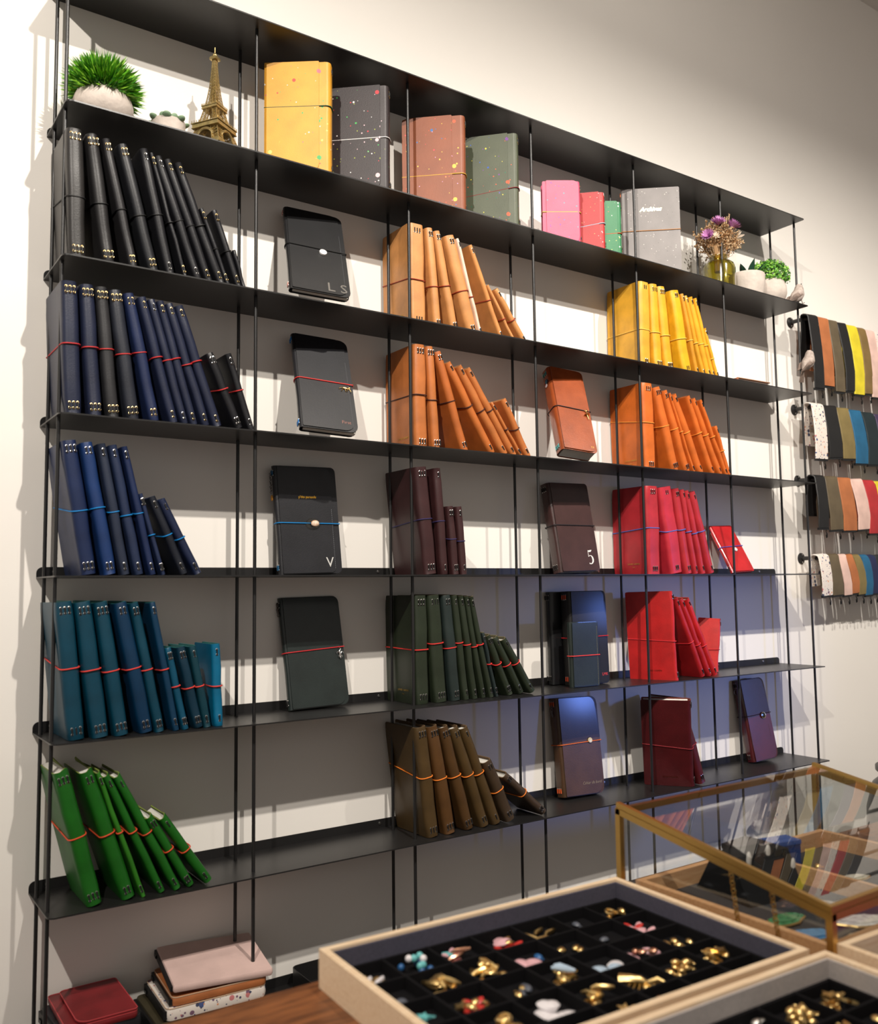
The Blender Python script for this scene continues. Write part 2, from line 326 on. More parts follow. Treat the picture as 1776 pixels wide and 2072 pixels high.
# group: colour word, default rgb, band word, band rgb, band height, metal, edge rgb, place
INFO = {
'A': ('black', (25,25,29), 'black', (14,14,15), .46, 'g', (44,40,38), 'top left'),
'B': ('navy', (28,34,56), 'red', (196,44,44), .52, 'g', (72,62,56), 'left'),
'C': ('blue', (21,36,72), 'bright blue', (0,120,190), .48, 's', (40,56,90), 'left'),
'D': ('teal', (0,57,76), 'coral red', (214,62,54), .50, 's', (22,98,98), 'left'),
'E': ('green', (22,92,20), 'orange red', (212,74,40), .50, 's', (118,132,58), 'bottom left'),
'F': ('tan', (204,142,84), 'rust red', (158,50,28), .43, 's', (182,128,78), 'middle'),
'G': ('caramel', (184,108,54), 'dark brown', (58,28,26), .50, 's', (196,142,92), 'middle'),
'H': ('aubergine', (58,32,33), 'purple', (50,42,88), .50, 's', (48,28,28), 'middle'),
'I': ('green-black', (38,46,32), 'red', (222,52,48), .52, 's', (112,104,76), 'middle'),
'J': ('khaki', (74,56,30), 'orange', (232,124,36), .52, 's', (104,80,54), 'middle'),
'K': ('yellow', (226,164,38), 'pale yellow', (240,200,92), .43, 's', (206,150,48), 'right'),
'L': ('orange', (204,102,36), 'light orange', (236,150,58), .52, 's', (196,110,58), 'right'),
'M': ('raspberry red', (174,40,48), 'blue', (64,104,190), .50, 's', (160,48,58), 'right'),
'N': ('red', (184,30,30), 'crimson', (196,36,44), .42, 's', (160,50,44), 'right'),
'O': ('burgundy', (74,15,19), 'dark red', (128,26,34), .46, 's', (112,52,44), 'right')}
SPECIAL = {'A0': (40,38,37), 'A1': (34,33,34), 'A2': (34,33,35), 'A3': (28,29,33), 'B2': (42,42,44), 'B3': (36,39,48), 'B4': (26,38,72), 'B5': (27,34,58), 'B10': (22,22,26), 'B11': (21,21,25),
  'C1': (22,50,98), 'C2': (36,44,62), 'C3': (30,42,70), 'C5': (28,40,70), 'C6': (22,26,36), 'C7': (24,34,62), 'D3': (0,44,74), 'D5': (0,48,76), 'D6': (0,70,96), 'D7': (6,44,62), 'D8': (6,54,66), 'D9': (0,98,134),
  'E2': (44,112,26), 'F4': (232,206,184), 'F5': (208,140,78), 'G2': (180,98,44), 'G3': (188,104,46), 'I2': (36,46,44), 'I7': (34,44,44), 'J1': (84,56,28), 'J2': (76,52,26), 'J5': (62,48,34), 'J6': (64,50,38),
  'K0': (216,160,50), 'K3': (226,170,30), 'K4': (206,142,34), 'K5': (214,154,34), 'M1': (186,42,56), 'N1': (164,26,30), 'N2': (168,26,30), 'N4': (196,46,44)}
YAW = {'N0': 25, 'N4': 32, 'O0': 38}
for g, (sh, y, L) in DATA.items():
    cw, rgb0, bw, brgb, fr, me, edge, plc = INFO[g]
    zs = (4-sh)*.28
    for i, (x, ang, t, h, cols) in enumerate(L):
        rnd = random.Random(ord(g)*31+i); key = g+str(i)
        rgb = SPECIAL.get(key, rgb0)
        tk = 'thick' if t > .026 else 'slim' if t > .0135 else 'very slim'
        sz = 'tall' if h > .2 else 'short' if h > .1 else 'tiny'
        yy = y; w = min(.128 if h > .2 else .095 if h > .1 else .06, -y-.006)
        if key == 'N4': x, yy, w = 1.812, -.075, .062
        if key == 'A0': w = .128
        zoff = t/2*abs(math.sin(R(ang)))
        extra = ', pale cream cover' if key == 'F4' else ', turned cover out' if key in ('N4', 'D9') else ''
        label = '%s %s %s notebook, %s elastic, %s from left in %s row%s' % (sz, tk, cw, bw, ORD[i], cw, extra)
        isbot = g in 'DEIJNO'
        yw = YAW.get(key, 0)
        M3 = Matrix.Rotation(R(yw), 3, 'Z') if yw else Matrix.Identity(3)
        rot = (Matrix.Rotation(R(-ang), 3, 'Y') @ M3 if g != 'O' else M3 @ Matrix.Rotation(R(-ang), 3, 'Y')).to_euler()
        notebook(label, '%s notebooks in a row' % cw, (x, yy, zs+zoff+.0003), rot, t, w, h, rgb,
                 brgb if h > .1 else None, cols, M_gold if me == 'g' and rnd.random() < .8 else M_silver, None,
                 fr + rnd.uniform(-.025, .025), rnd.uniform(-.10, .16), edge, seed=ord(g)*100+i, waves=.008 if g == 'E' else 0.0, paper_rise=.003 if g in 'EO' else 0)
# ------------------------------------------------------------ lettering
def text(root, body, pos, size, rgb, side=1, shear=0, metal=False, rot=0.0, name='lettering', bold=.0, ext=.00012):
    c = bpy.data.curves.new('t', 'FONT'); c.body = body; c.size = size; c.shear = shear; c.align_x = 'CENTER'; c.extrude = ext; c.offset = bold; c.resolution_u = 2
    o = bpy.data.objects.new('t', c); COL.objects.link(o)
    dg = bpy.context.evaluated_depsgraph_get(); me = bpy.data.meshes.new_from_object(o.evaluated_get(dg))
    bpy.data.objects.remove(o); bpy.data.curves.remove(c)
    ax = Vector((0, side, 0)); upv = Vector((0, 0, 1)); nv = Vector((side, 0, 0))
    Mx = Matrix((ax, upv, nv)).transposed().to_4x4() @ Matrix.Rotation(rot, 4, 'Z'); Mx.translation = Vector(pos)
    me.transform(Mx); me.materials.clear(); me.materials.append(mat('foil', rgb, .3, 1.0) if metal else plain(rgb, .6, 'print'))
    t = bpy.data.objects.new(name, me); COL.objects.link(t); t.parent = root; t.visible_shadow = True; return t
def find(g, i): return [o for o in COL.objects if o.get('label', '').endswith('%s from left in %s row' % (ORD[i], INFO[g][0]))][0]
for g in 'FGILM':
    o = find(g, 0); t = DATA[g][2][0][2]
    text(o, 'LOUISE CARMEN', (-t/2-.0009, .052, .026), .0058, (196,160,84), -1, metal=True); text(o, 'PARIS', (-t/2-.0009, .052, .018), .0036, (196,160,84), -1, metal=True)
for g in 'NO':
    o = find(g, 0); t = DATA[g][2][0][2]
    text(o, 'LOUISE CARMEN', (-t/2-.0009, .060, .024), .0056, (196,110,84) if g == 'N' else (120,60,44), -1, metal=True)

# ------------------------------------------------------------ notebooks shown cover out, leaning on the wall (spine left)
FACE = {'P1':(0.4300,-0.1598,-10.1,-30.8,4.9,0.129,0.264,0.014), 'P2':(0.4524,-0.1621,-9.0,-30.0,4.5,0.123,0.263,0.016), 'P3':(0.4590,-0.0580,-0.3,-5.9,-1.5,0.144,0.232,0.018), 'P4':(0.4824,-0.0538,-0.4,-10.8,-1.2,0.139,0.235,0.016), 'R1':(1.1543,-0.1615,-10.2,-24.9,6.5,0.100,0.256,0.040), 'R2':(1.2079,-0.0870,-2.4,-9.8,-1.2,0.132,0.234,0.038), 'R3a':(1.2180,-0.0330,-4.6,-1.6,0.6,0.133,0.235,0.024), 'R3b':(1.2470,-0.0790,-3.6,-2.2,-0.2,0.121,0.237,0.040), 'R3c':(1.2177,-0.1060,-2.3,-1.0,-0.2,0.092,0.161,0.016), 'R4':(1.2201,-0.0668,-2.6,-7.6,1.2,0.133,0.243,0.036), 'T1':(1.8704,-0.0952,-2.5,-27.9,-3.1,0.098,0.158,0.012), 'T2':(1.9743,-0.0651,-6.0,-9.0,-3.4,0.104,0.240,0.034), }
FN = {}
def faceout(key, sh, t, label, rgb, brgb, cols=2, metal=None, cord=None, frac=.5, tilt=0.0, coat=.5, rough=.3, flap=.93, rad=.016, seed=1, soft=.5):
    x, y, yw, pt, rl, w, h, t = FACE[key]
    Rm = Matrix.Rotation(R(yw), 3, 'Z') @ Matrix.Rotation(R(pt), 3, 'X') @ Matrix.Rotation(R(rl), 3, 'Y') @ Matrix.Rotation(R(-90), 3, 'Z')
    p = Vector((x, y, (4-sh)*.28+.0006)) - Rm @ Vector((t/2, 0, 0))
    zmin = min((Rm @ Vector((sx*t/2, yy, 0))).z for sx in (-1, 1) for yy in (0, w)) + p.z
    p.z += (4-sh)*.28 + .0004 - zmin
    n = notebook(label, None, p, Rm.to_euler(), t, w, h, rgb, brgb, cols, metal, cord, frac, tilt, seed=seed, rough=rough, coat=coat,
                 flap=(1, .006, w*flap, rad) if flap else None, soft=soft, cr=max(rad*.9, .004))
    if coat > .97:
        for q in n.children:
            if q.name.startswith(('cover', 'flap')): q.data.materials[0].node_tree.nodes['Principled BSDF'].inputs['Coat Roughness'].default_value = .40
    FN[key] = (n, t, w, h); return n
GL = (20,20,22)
faceout('P1', 2, .014, 'glossy black leather notebook with white button on a black cord, leaning on wall', GL, (12,12,12), 2, None, plain((206,150,140)), .52, -.02, 1.0, .46, rad=.018, seed=11)
faceout('P2', 3, .016, 'creased glossy black notebook with red elastic and tiny gold animal charm', (22,22,27), (208,52,48), 3, None, plain((20,110,180)), .50, -.03, 1.0, .46, rad=.020, seed=12)
faceout('P3', 4, .016, 'matt black notebook with blue elastic and orange stone, gold title', (30,30,34), (0,122,190), 2, None, plain((0,80,120)), .47, -.03, .15, .42, flap=.9, rad=.012, seed=13)
faceout('P4', 5, .014, 'blackish green notebook with red elastic and silver lily charm', (30,38,36), (196,30,38), 2, None, None, .50, .07, .3, .36, seed=14)
faceout('R1', 3, .034, 'thick glossy chestnut notebook with dark cord and gold dancer charm', (150,72,36), (34,18,20), 3, None, plain((70,170,170)), .50, -.05, .6, .26, rad=.012, seed=15)
faceout('R2', 4, .034, 'thick dark brown notebook with a big white 5 in the corner', (62,38,36), (22,18,24), 3, None, None, .52, -.03, .35, .36, rad=.010, seed=16)
faceout('R3a', 5, .030, 'thick black notebook standing behind the black one with red stitches', (20,20,22), None, 3, None, None, .5, 0, .2, .42, flap=None, seed=17)
faceout('R3b', 5, .028, 'tall black notebook with red stitches and thin red elastic behind small green one', (22,20,18), (190,26,34), 3, None, plain((206,74,40)), .50, .03, .05, .55, rad=.012, seed=18)
faceout('R3c', 5, .016, 'small blackish green notebook with pale stitched edge in front of tall black one', (30,38,34), (222,60,58), 0, None, None, .48, .0, .15, .46, flap=.95, rad=.006, seed=19)
faceout('R4', 6, .030, 'glossy bronze brown notebook with orange elastic and round pearl button', (72,48,28), (206,96,36), 3, None, plain((226,92,36)), .52, .06, .12, .42, rad=.020, seed=20)
faceout('T1', 4, .014, 'small red notebook with blue elastic and white button, tipped against the wall', (184,36,40), (70,74,176), 1, None, None, .52, .05, .5, .3, rad=.006, seed=21)
faceout('T2', 6, .030, 'dark burgundy notebook with black oval medallion at the right shelf end', (70,16,20), (52,12,18), 2, None, None, .55, .02, .6, .28, rad=.020, seed=22)
def onface(key, fy, fz, lift=.0030):
    n, t, w, h = FN[key]; return n, Vector((t/2+lift, fy*w, fz*h))
def txt(key, body, fy, fz, size, rgb, **k): n, p = onface(key, fy, fz, .0024); text(n, body, p, size, rgb, 1, **k)
txt('P1', 'L S', .78, .035, .036, (226,224,220), metal=True); txt('P2', 'First', .80, .075, .011, (226,170,160), metal=True); txt('P3', "p'tits parasols", .50, .70, .0075, (214,160,40), bold=.0002)
txt('P3', 'V', .80, .06, .030, (196,194,190)); txt('R3b', 'LMK', .86, .085, .010, (214,60,64), shear=.1); txt('R4', 'Cahier de bord', .68, .105, .010, (190,150,90), shear=.4, metal=True)
txt('R1', 'Y.S', .86, .05, .0065, (220,170,80), metal=True); txt('T2', 'LOUISE CARMEN', .84, .34, .005, (120,80,70), rot=R(90), metal=True)
n, p = onface('R2', .78, .075, .0024)   # old style serif numeral
g5 = MB()
def stroke(pts, wd):
    L2 = []; R2_ = []
    for i, (a, b) in enumerate(pts):
        q = pts[min(i+1, len(pts)-1)]; r = pts[max(i-1, 0)]; dx, dz = q[0]-r[0], q[1]-r[1]; l = math.hypot(dx, dz) or 1
        ww = wd[i]/2; L2.append((a-dz/l*ww, b+dx/l*ww)); R2_.append((a+dz/l*ww, b-dx/l*ww))
    vs = [(0, a, b) for a, b in L2] + [(0, a, b) for a, b in R2_]; k = len(pts)
    g5.add(vs, [(i, i+1, k+i+1, k+i) for i in range(k-1)])
stroke([(-.0065,.036), (-.003,.0345), (.002,.0350), (.0065,.0375)], [.002,.0042,.0050,.0008])
stroke([(-.0062,.036), (-.0062,.027), (-.0060,.0200)], [.0012,.0014,.0016])
bowl = [(-.0060,.0205), (-.002,.0232), (.003,.0225), (.0064,.0185), (.0074,.013), (.0066,.0075), (.003,.003), (-.002,.0012), (-.0062,.0032)]
stroke(bowl, [.001,.0016,.0026,.0046,.0054,.0050,.0034,.0018,.0034])
g5.xf(Matrix.Translation(p)).build('numeral', plain((226,222,216), .5, 'print'), n)
def pale_stitch(key, y, z0, z1, rgb):
    n, p = onface(key, y, 0, .0022); s = MB(); h = FN[key][3]; k = int((z1-z0)*h/.0042)
    for i in range(k): s.box((p.x, p.y, z0*h+.0042*i), (.0004, .0006, .0024))
    stuff(s.build('stitching', plain(rgb, .7, 'thread'), n))
pale_stitch('R3c', .93, .03, .95, (150,138,90)); pale_stitch('P3', .885, .05, .62, (120,122,128)); pale_stitch('P1', .915, .03, .75, (90,90,94)); pale_stitch('P2', .915, .03, .75, (90,90,94))
# charms that hang on the elastics (each lies on its cover)
def onto(key, mb, fy, fz, name, label, cat, mt, lift=.0045, smooth=True):
    n, p = onface(key, fy, fz, lift)
    # local charm coords: x right, z up, y out of cover
    B = Matrix((Vector((0,1,0)), Vector((1,0,0)), Vector((0,0,1)))).transposed().to_4x4()
    o = mb.build(name, mt, None, smooth); q = n.matrix_basis @ Matrix.Translation(p) @ B
    loc = n.rotation_euler.to_matrix() @ p + n.location
    rot = n.rotation_euler.to_matrix() @ B.to_3x3()
    o.data.transform(rot.to_4x4()); o.location = loc
    return tag(o, label, cat)
onto('P1', MB().lathe([(.0001,-.002), (.0078,-.002), (.0084,0), (.0078,.0022), (.005,.0016), (.0001,.0018)], 22, (0,0,0), 0, 'y').ring((0,.0016,0), .0052, .0004, 'y', 16), .60, .475, 'button', 'round white button hanging on the black cord of the glossy black notebook', 'button', plain((232,230,228), .35))
q = MB().ell((0,0,0), (.0075,.002,.003), 10, 6, 0, (0,.2,0)).ell((.008,0,.0022), (.003,.002,.0026), 8, 5)
for dx, a in ((-.006,-.5), (-.002,.2), (.004,-.2), (.007,.5)): q.tube([(dx,0,-.001), (dx+a*.006,.0,-.006), (dx+a*.008,0,-.009)], .0009, 5)
q.tube([(-.007,0,.001), (-.012,0,.0), (-.015,0,-.003)], .0008, 5)
onto('P2', q, .86, .445, 'animal_charm', 'tiny gold four-legged charm on the red elastic of the creased notebook', 'charm', M_gold)
q = MB().lathe([(.0001,-.002), (.016,-.0018), (.017,0), (.015,.0016), (.0001,.0016)], 20, (0,0,0), 0, 'y'); q.v = [(x, y, z*.72) for x, y, z in q.v]
q.ell((.003,.003,0), (.0098,.0036,.0072), 12, 6, 1)
onto('P3', q, .56, .46, 'stone_slider', 'clear oval slider with orange stone on the blue elastic', 'charm', [glass('resin', (.92,.9,.86), .05, 1.4), mat('amber_stone', (220,140,60), .2, noise=(90,.4,(240,220,200)))])
q = MB().ring((0,0,.011), .0022, .0005, 'y', 10).ell((0,0,.003), (.0028,.0014,.0072), 8, 6).tube([(-.0075,0,.0005), (-.0078,0,.0040), (-.0045,0,.0052), (-.0020,0,.0015), (-.0015,0,-.003)], [.0007,.0011,.0013,.0012,.0008], 6)
q.tube([(.0075,0,.0005), (.0078,0,.0040), (.0045,0,.0052), (.0020,0,.0015), (.0015,0,-.003)], [.0007,.0011,.0013,.0012,.0008], 6).box((0,0,-.0035), (.009,.002,.0016)).ell((0,0,-.0075), (.0018,.0013,.0036), 8, 5)
q.tube([(-.001,0,-.005), (-.004,0,-.007), (-.0048,0,-.0045)], .0008, 5).tube([(.001,0,-.005), (.004,0,-.007), (.0048,0,-.0045)], .0008, 5)
onto('P4', q, .915, .455, 'lily_charm', 'silver fleur-de-lis charm hanging on the red elastic of green-black notebook', 'charm', M_silver)
q = MB().ell((0,0,.012), (.0018,.0016,.0022), 8, 5).tube([(0,0,.010), (.0006,0,.004), (0,0,.0015)], [.0009,.0018,.0012], 6).lathe([(.001,.002), (.0068,-.0005), (.0072,-.0012), (.001,.0004)], 12)
q.tube([(0,0,.0012), (.002,0,-.006), (.004,0,-.014)], [.0014,.0012,.0006], 6).tube([(0,0,.0015), (.005,.001,.0002), (.009,.001,.0028)], [.0012,.001,.0005], 6).tube([(0,0,.0088), (-.004,0,.012), (-.0065,0,.0098)], .0007, 5).tube([(0,0,.0088), (.004,0,.013), (.0028,0,.0175)], .0007, 5)
onto('R1', q, .86, .44, 'dancer_charm', 'small gold dancer charm hanging from the cord of the chestnut notebook', 'charm', M_gold, .006)
q = MB().ell((0,0,0), (.0042,.003,.0085), 8, 6, 0, (0,.45,0)).ell((.0048,0,.0085), (.0032,.003,.0034), 8, 6).tube([(.007,0,.0095), (.0105,0,.0128)], [.0008,.0003], 5)
q.prism([(0,.003), (.011,.001), (.021,-.0005), (.016,-.0036), (.006,-.0035)], -.001, .001, 'y').prism([(-.003,.003), (-.010,.012), (-.007,.0155), (-.001,.010)], -.001, .001, 'y').prism([(-.002,-.006), (-.0065,-.020), (-.0085,-.019), (-.005,-.006)], -.001, .001, 'y')
onto('R3b', q, .22, .56, 'bird_charm', 'gold hummingbird charm on the red elastic of the tall black notebook', 'charm', M_gold, .016)
onto('R4', MB().lathe([(.0001,-.0018), (.0065,-.0016), (.0070,0), (.006,.0016), (.0025,.0012), (.0001,.0014)], 18, (0,0,0), 0, 'y'), .72, .545, 'button', 'round pearl button threaded on the orange elastic of the bronze notebook', 'button', mat('pearl', (206,192,156), .3, noise=(200,.25)))
onto('T1', MB().lathe([(.0001,-.0016), (.0064,-.0016), (.0068,0), (.0058,.0016), (.0001,.0012)], 16, (0,0,0), 0, 'y'), .58, .46, 'button', 'round white button on the blue elastic of the small red notebook', 'button', plain((224,220,216), .35))
onto('T2', MB().lathe([(.0001,0), (.0088,0), (.0092,.0016), (.0080,.002), (.0078,.0014), (.0001,.0024)], 20, (0,0,0), 0, 'y').ring((0,.0016,0), .0088, .0007, 'y', 20, 1), .66, .535, 'medallion', 'black oval medallion with gold rim on the burgundy notebook', 'medallion', [plain((18,18,16), .15), M_gold])
for key, fz, lab in (('P4', .90, 'dark metal pendant at the top of the green-black notebook spine'), ('R4', .87, 'silver pendant hanging at the spine of the bronze notebook'), ('T2', .86, 'small pale crescent pendant at the spine of the burgundy notebook'), ('P3', .80, 'thin dark chain with amber bead hanging from the black notebook spine')):
    n, t, w, h = FN[key]; q = MB()
    if key == 'P3':
        for k in range(15): q.ring((-.003+.0016*math.sin(k*1.7), -.0035, fz*h-.0028*k+.03), .0022, .0006, 'y' if k % 2 else 'x', 7)
        q.ell((-.002,-.0035,fz*h-.022), (.0034,.0026,.0068), 8, 6, 1)
    elif key == 'T2': q.tube([(.002,-.003,fz*h+.008), (-.005,-.003,fz*h+.003), (-.005,-.003,fz*h-.004), (.002,-.003,fz*h-.008)], [.0006,.0018,.0018,.0006], 6)
    else:
        for k in range(4): q.ring((.001*(k % 2), -.003, fz*h+.010-.007*k), .0042, .0008, 'y', 9); q.ell((-.003+.002*k, -.003, fz*h-.004*k), (.0022,.0014,.003), 6, 5)
    o = q.build('pendant', [mat('pewter', (120,112,108), .35, 1.0), mat('amber', (206,140,40), .2)], None, True)
    o.data.transform(n.rotation_euler.to_matrix().to_4x4()); o.location = n.location; tag(o, lab, 'pendant')
n, t, w, h = FN['R1']   # colourful enamel pin on the chestnut spine
q = MB().ell((0,-.0015,0), (.0062,.0014,.0070), 10, 6, 0).ell((-.002,-.0018,-.011), (.0056,.0014,.0054), 10, 6, 1).box((-.004,-.003,-.009), (.002,.001,.004), 2)
o = q.build('enamel_pin', [plain((60,112,140), .3), plain((226,214,218), .3), plain((190,40,40), .3)], None, True)
Rn = n.rotation_euler.to_matrix(); o.data.transform(Rn.to_4x4()); o.location = n.location + Rn @ Vector((.004, -.0012, h*.84)); tag(o, 'small blue and white enamel pin on the chestnut notebook spine', 'pin')

# ------------------------------------------------------------ top row, turned to the room (spine right, flap in front)
def turned(label, xr, yr, yw, t, w, h, rgb, brgb, frac, spots, flapfrac, rad, seed, tilt=0.0, keep=(.70,.74,.76), cols=2, scales=(38,75,130), spine='right', cord=None):
    c = mat('splattered_leather', rgb, .45, 0, .45, noise=(20,.10), bump=(420,.1))
    if spots: splatter(c, spots, scales, keep=keep)
    if spine == 'right':
        Rm = Matrix.Rotation(R(yw+90), 3, 'Z'); p = Vector((xr, yr, .8406)) - Rm @ Vector((-t/2, 0, 0)); sd = -1
    else:
        Rm = Matrix.Rotation(R(yw-90), 3, 'Z'); p = Vector((xr, yr, .8406)) - Rm @ Vector((t/2, 0, 0)); sd = 1
    n = notebook(label, None, p, Rm.to_euler(), t, w, h, rgb, brgb, cols, M_gold, cord, frac, tilt, edge=tuple(int(v*.85) for v in rgb), seed=seed, cov=c, soft=.3)
    if flapfrac:
        y0 = w*(1-flapfrac[1]); y1 = w*(1-flapfrac[0]); x0 = sd*(t/2+.0003)
        MB().prism(rrect(y0, y1, .001, h+.0015, rad), x0, x0+sd*.0017, 'x').build('flap', c, n)
    return n, t, w, h
WHT = (240,236,232)
turned('tall yellow notebook splattered with white and green paint, green elastic', .5243, -.1580, -37, .034, .140, .243, (218,156,48), (18,84,52), .60, [WHT,(70,170,90),(214,110,120),(196,70,50),(244,236,110)], (0,.83), (.02,.002,.002,.002), 31)
turned('tall dark brown notebook splattered with paint, white elastic', .6680, -.1560, -42, .030, .126, .238, (50,42,43), (236,232,230), .50, [(60,170,80),(226,190,196),(200,50,60),WHT,(150,160,60)], (0,.86), (.02,.002,.002,.002), 32)
turned('tall terracotta notebook with bright paint spots and yellow elastic', .8811, -.1490, -42.5, .032, .148, .236, (142,78,48), (226,176,64), .40, [(220,70,80),(236,190,70),(230,90,50),(60,110,170),(220,160,200)], (0,.80), (.002,.002,.014,.002), 33, cols=2)
turned('tall olive notebook with blue and orange splashes and dark red elastic', 1.0380, -.1520, -47.4, .030, .128, .236, (80,86,66), (132,42,42), .42, [(40,90,190),(226,90,50),(120,60,150),(226,210,70),(30,110,80)], (0,.82), (.002,.002,.014,.002), 34, tilt=-.10)
turned('small pink notebook with coloured paint specks and yellow elastic', 1.2420, -.1560, -33, .026, .098, .163, (206,84,116), (226,196,90), .50, [(232,190,70),(120,60,170),(70,110,190),(60,160,170),(170,60,150)], (.10,.95), (.016,.002,.002,.016), 35, scales=(50,90,140))
turned('small red notebook with pastel specks and pale blue elastic', 1.3220, -.1600, -45, .024, .068, .153, (178,42,44), (170,196,214), .46, [(236,190,190),(90,190,120),(240,220,120),WHT], (0,.80), (.002,.002,.008,.002), 36, tilt=-.12, scales=(60,110,170))
turned('small green notebook with white splashes and orange elastic', 1.3860, -.1590, -33, .022, .052, .142, (44,122,76), (196,82,44), .40, [WHT,WHT,(200,90,90),(70,150,210),(226,220,110)], (0,.76), (.002,.002,.008,.002), 37, tilt=-.08, scales=(60,110,170))
n, t, w, h = turned('tall grey notebook titled Archives with a light brown elastic', 1.490, -.0600, -40.8, .010, .160, .238, (128,122,120), (190,130,72), .485, [(196,190,186),(206,200,190),(100,96,94)], None, None, 38, keep=(.8,.75,.7), scales=(90,150,240), spine='left', cord=plain((214,104,34)))
text(n, 'Archives', (t/2+.0006, w*.50, h*.72), .0165, (226,214,150), 1, shear=.35, metal=True, bold=.0004)
# ------------------------------------------------------------ small notebook lying on the second shelf
n = notebook('small tan notebook lying flat with its pages showing on the second shelf', None, (1.870, -.088, .5608+.0085), (Matrix.Rotation(R(-4), 3, 'Z') @ Matrix.Rotation(R(90), 3, 'X') @ Matrix.Rotation(R(-90), 3, 'Z')).to_euler(), .015, .150, .10, (150,86,52), None, 1, M_silver, None, .5, 0, (150,104,72), seed=41)
n.location = (1.872, -.040, .5685); n.rotation_euler = (Matrix.Rotation(R(-2), 3, 'Z') @ Matrix(((0,1,0),(0,0,-1),(-1,0,0)))).to_euler()

# ------------------------------------------------------------ things on the top boards
M_conc = mat('concrete', (196,184,174), .85, noise=(34,.14), bump=(140,.35))
Z1 = .84
t = thing('potted_grass', 'round concrete pot with a dome of bright green artificial grass, top left', 'plant', (.080, -.092, Z1))
MB().lathe([(.0001,0), (.030,0), (.044,.008), (.0535,.026), (.0545,.040), (.050,.055), (.043,.062), (.039,.057), (.0001,.054)], 28).build('pot', M_conc, t, True)
rnd = random.Random(5); gA = MB()
for i in range(2300):
    a = rnd.uniform(0, 2*PI); el = math.asin(rnd.uniform(-.30, 1)); d = Vector((math.cos(a)*math.cos(el), math.sin(a)*math.cos(el), math.sin(el)))
    b = Vector((d.x*.040, d.y*.040, .068 + d.z*.036)); ln = rnd.uniform(.020, .038)
    s = d.cross(Vector((rnd.uniform(-1,1), rnd.uniform(-1,1), rnd.uniform(-1,1)))).normalized()*rnd.uniform(.0016,.0027)
    bend = Vector((rnd.uniform(-1,1), rnd.uniform(-1,1), rnd.uniform(-.4,.8)))*.006; mid = b + d*ln*.55 + bend*.3; tip = b + d*ln + bend; nn = d.cross(s).normalized()*.0006
    gA.add([b-s, b+s, mid+s*.9+nn, mid-s*.9+nn, tip], [(0,1,2,3), (3,2,4)], i % 3)
stuff(gA.build('foliage', [mat('grass_green', (96,168,34), .5), mat('grass_dark', (52,120,26), .5), mat('grass_light', (136,190,52), .5)], t))
t = thing('potted_succulent', 'tiny low concrete pot with a pale green rosette succulent on the top shelf', 'plant', (.2015, -.098, Z1))
MB().lathe([(.0001,0), (.026,0), (.030,.004), (.0325,.040), (.029,.0405), (.027,.034), (.0001,.034)], 26).build('pot', M_conc, t, True)
M_succ = mat('succulent_pale', (146,170,146), .55, noise=(60,.15,(120,150,110)))
me = None
for ringn, rr, tilt, sc in ((7, .0205, 1.05, 1.0), (6, .012, .6, .95), (4, .005, .2, .8)):
    for k in range(ringn):
        if me is None:
            lf = MB().ell((0,0,.009), (.0085,.0042,.0125), 10, 8); lf.v = [(x*(1.15 if z > .010 else .8), y + .1*z, z) for x, y, z in lf.v]; o = lf.build('leaf', M_succ, t, True); me = o.data
        else: o = bpy.data.objects.new('leaf', me); COL.objects.link(o); o.parent = t
        a = 2*PI*k/ringn + ringn; o.location = (rr*math.cos(a), rr*math.sin(a), .036); o.rotation_euler = Euler((-tilt, 0, a-PI/2), 'XYZ'); o.scale = (sc,)*3
# souvenir tower
t = thing('tower_souvenir', 'bronze coloured souvenir lattice tower on the top shelf', 'figurine', (.2915, -.105, Z1), (0,0,R(33)))
M_br = mat('antique_bronze', (186,164,112), .42, .8, noise=(120,.25))
HT = .222
def half(z):
    q = z/HT; return .0375*(1-q)**2.6*.92 + .0042*(1-q) + .0028
def lat(z0, z1, n, wd, r1, r2, name):
    q = MB()
    for sx in (-1, 1):
        for sy in (-1, 1):
            def pt(z, ix, iy):
                h = half(z); return (sx*(h-ix*wd(z)), sy*(h-iy*wd(z)), z)
            zs = [z0+(z1-z0)*k/n for k in range(n+1)]
            for ix, iy in ((0,0), (1,0), (0,1), (1,1)): q.tube([pt(z, ix, iy) for z in zs], r1, 4)
            for k in range(n):
                for A, B in (((0,0),(1,0)), ((0,0),(0,1)), ((1,0),(1,1)), ((0,1),(1,1))):
                    q.tube([pt(zs[k], *A), pt(zs[k+1], *B)], r2, 3); q.tube([pt(zs[k], *B), pt(zs[k+1], *A)], r2, 3); q.tube([pt(zs[k], *A), pt(zs[k], *B)], r2, 3)
    return q.build(name, M_br, t)
for sx in (-1, 1):
    for sy in (-1, 1): MB().box((sx*.0345, sy*.0345, .004), (.018, .018, .008)).build('foot', M_br, t)
lat(.008, .044, 5, lambda z: .0150, .0011, .0006, 'lower_lattice'); lat(.054, .088, 5, lambda z: .0088, .0010, .00055, 'middle_lattice')
lat(.094, .196, 16, lambda z: max(half(z)*.78, .003), .0008, .00045, 'upper_lattice')
q = MB()
for s in (-1, 1):      # arches between the feet
    for ax in (0, 1):
        pth = []
        for k in range(13):
            a = PI*k/12; u, zz = .0215*math.cos(a), .010+.0275*math.sin(a); pth.append((u, s*.031, zz) if ax == 0 else (s*.031, u, zz))
        q.tube(pth, .0016, 5); q.tube([(p[0]*1.14, p[1], p[2]*1.07) for p in pth] if ax == 0 else [(p[0], p[1]*1.14, p[2]*1.07) for p in pth], .0010, 4)
q.build('arch', M_br, t)
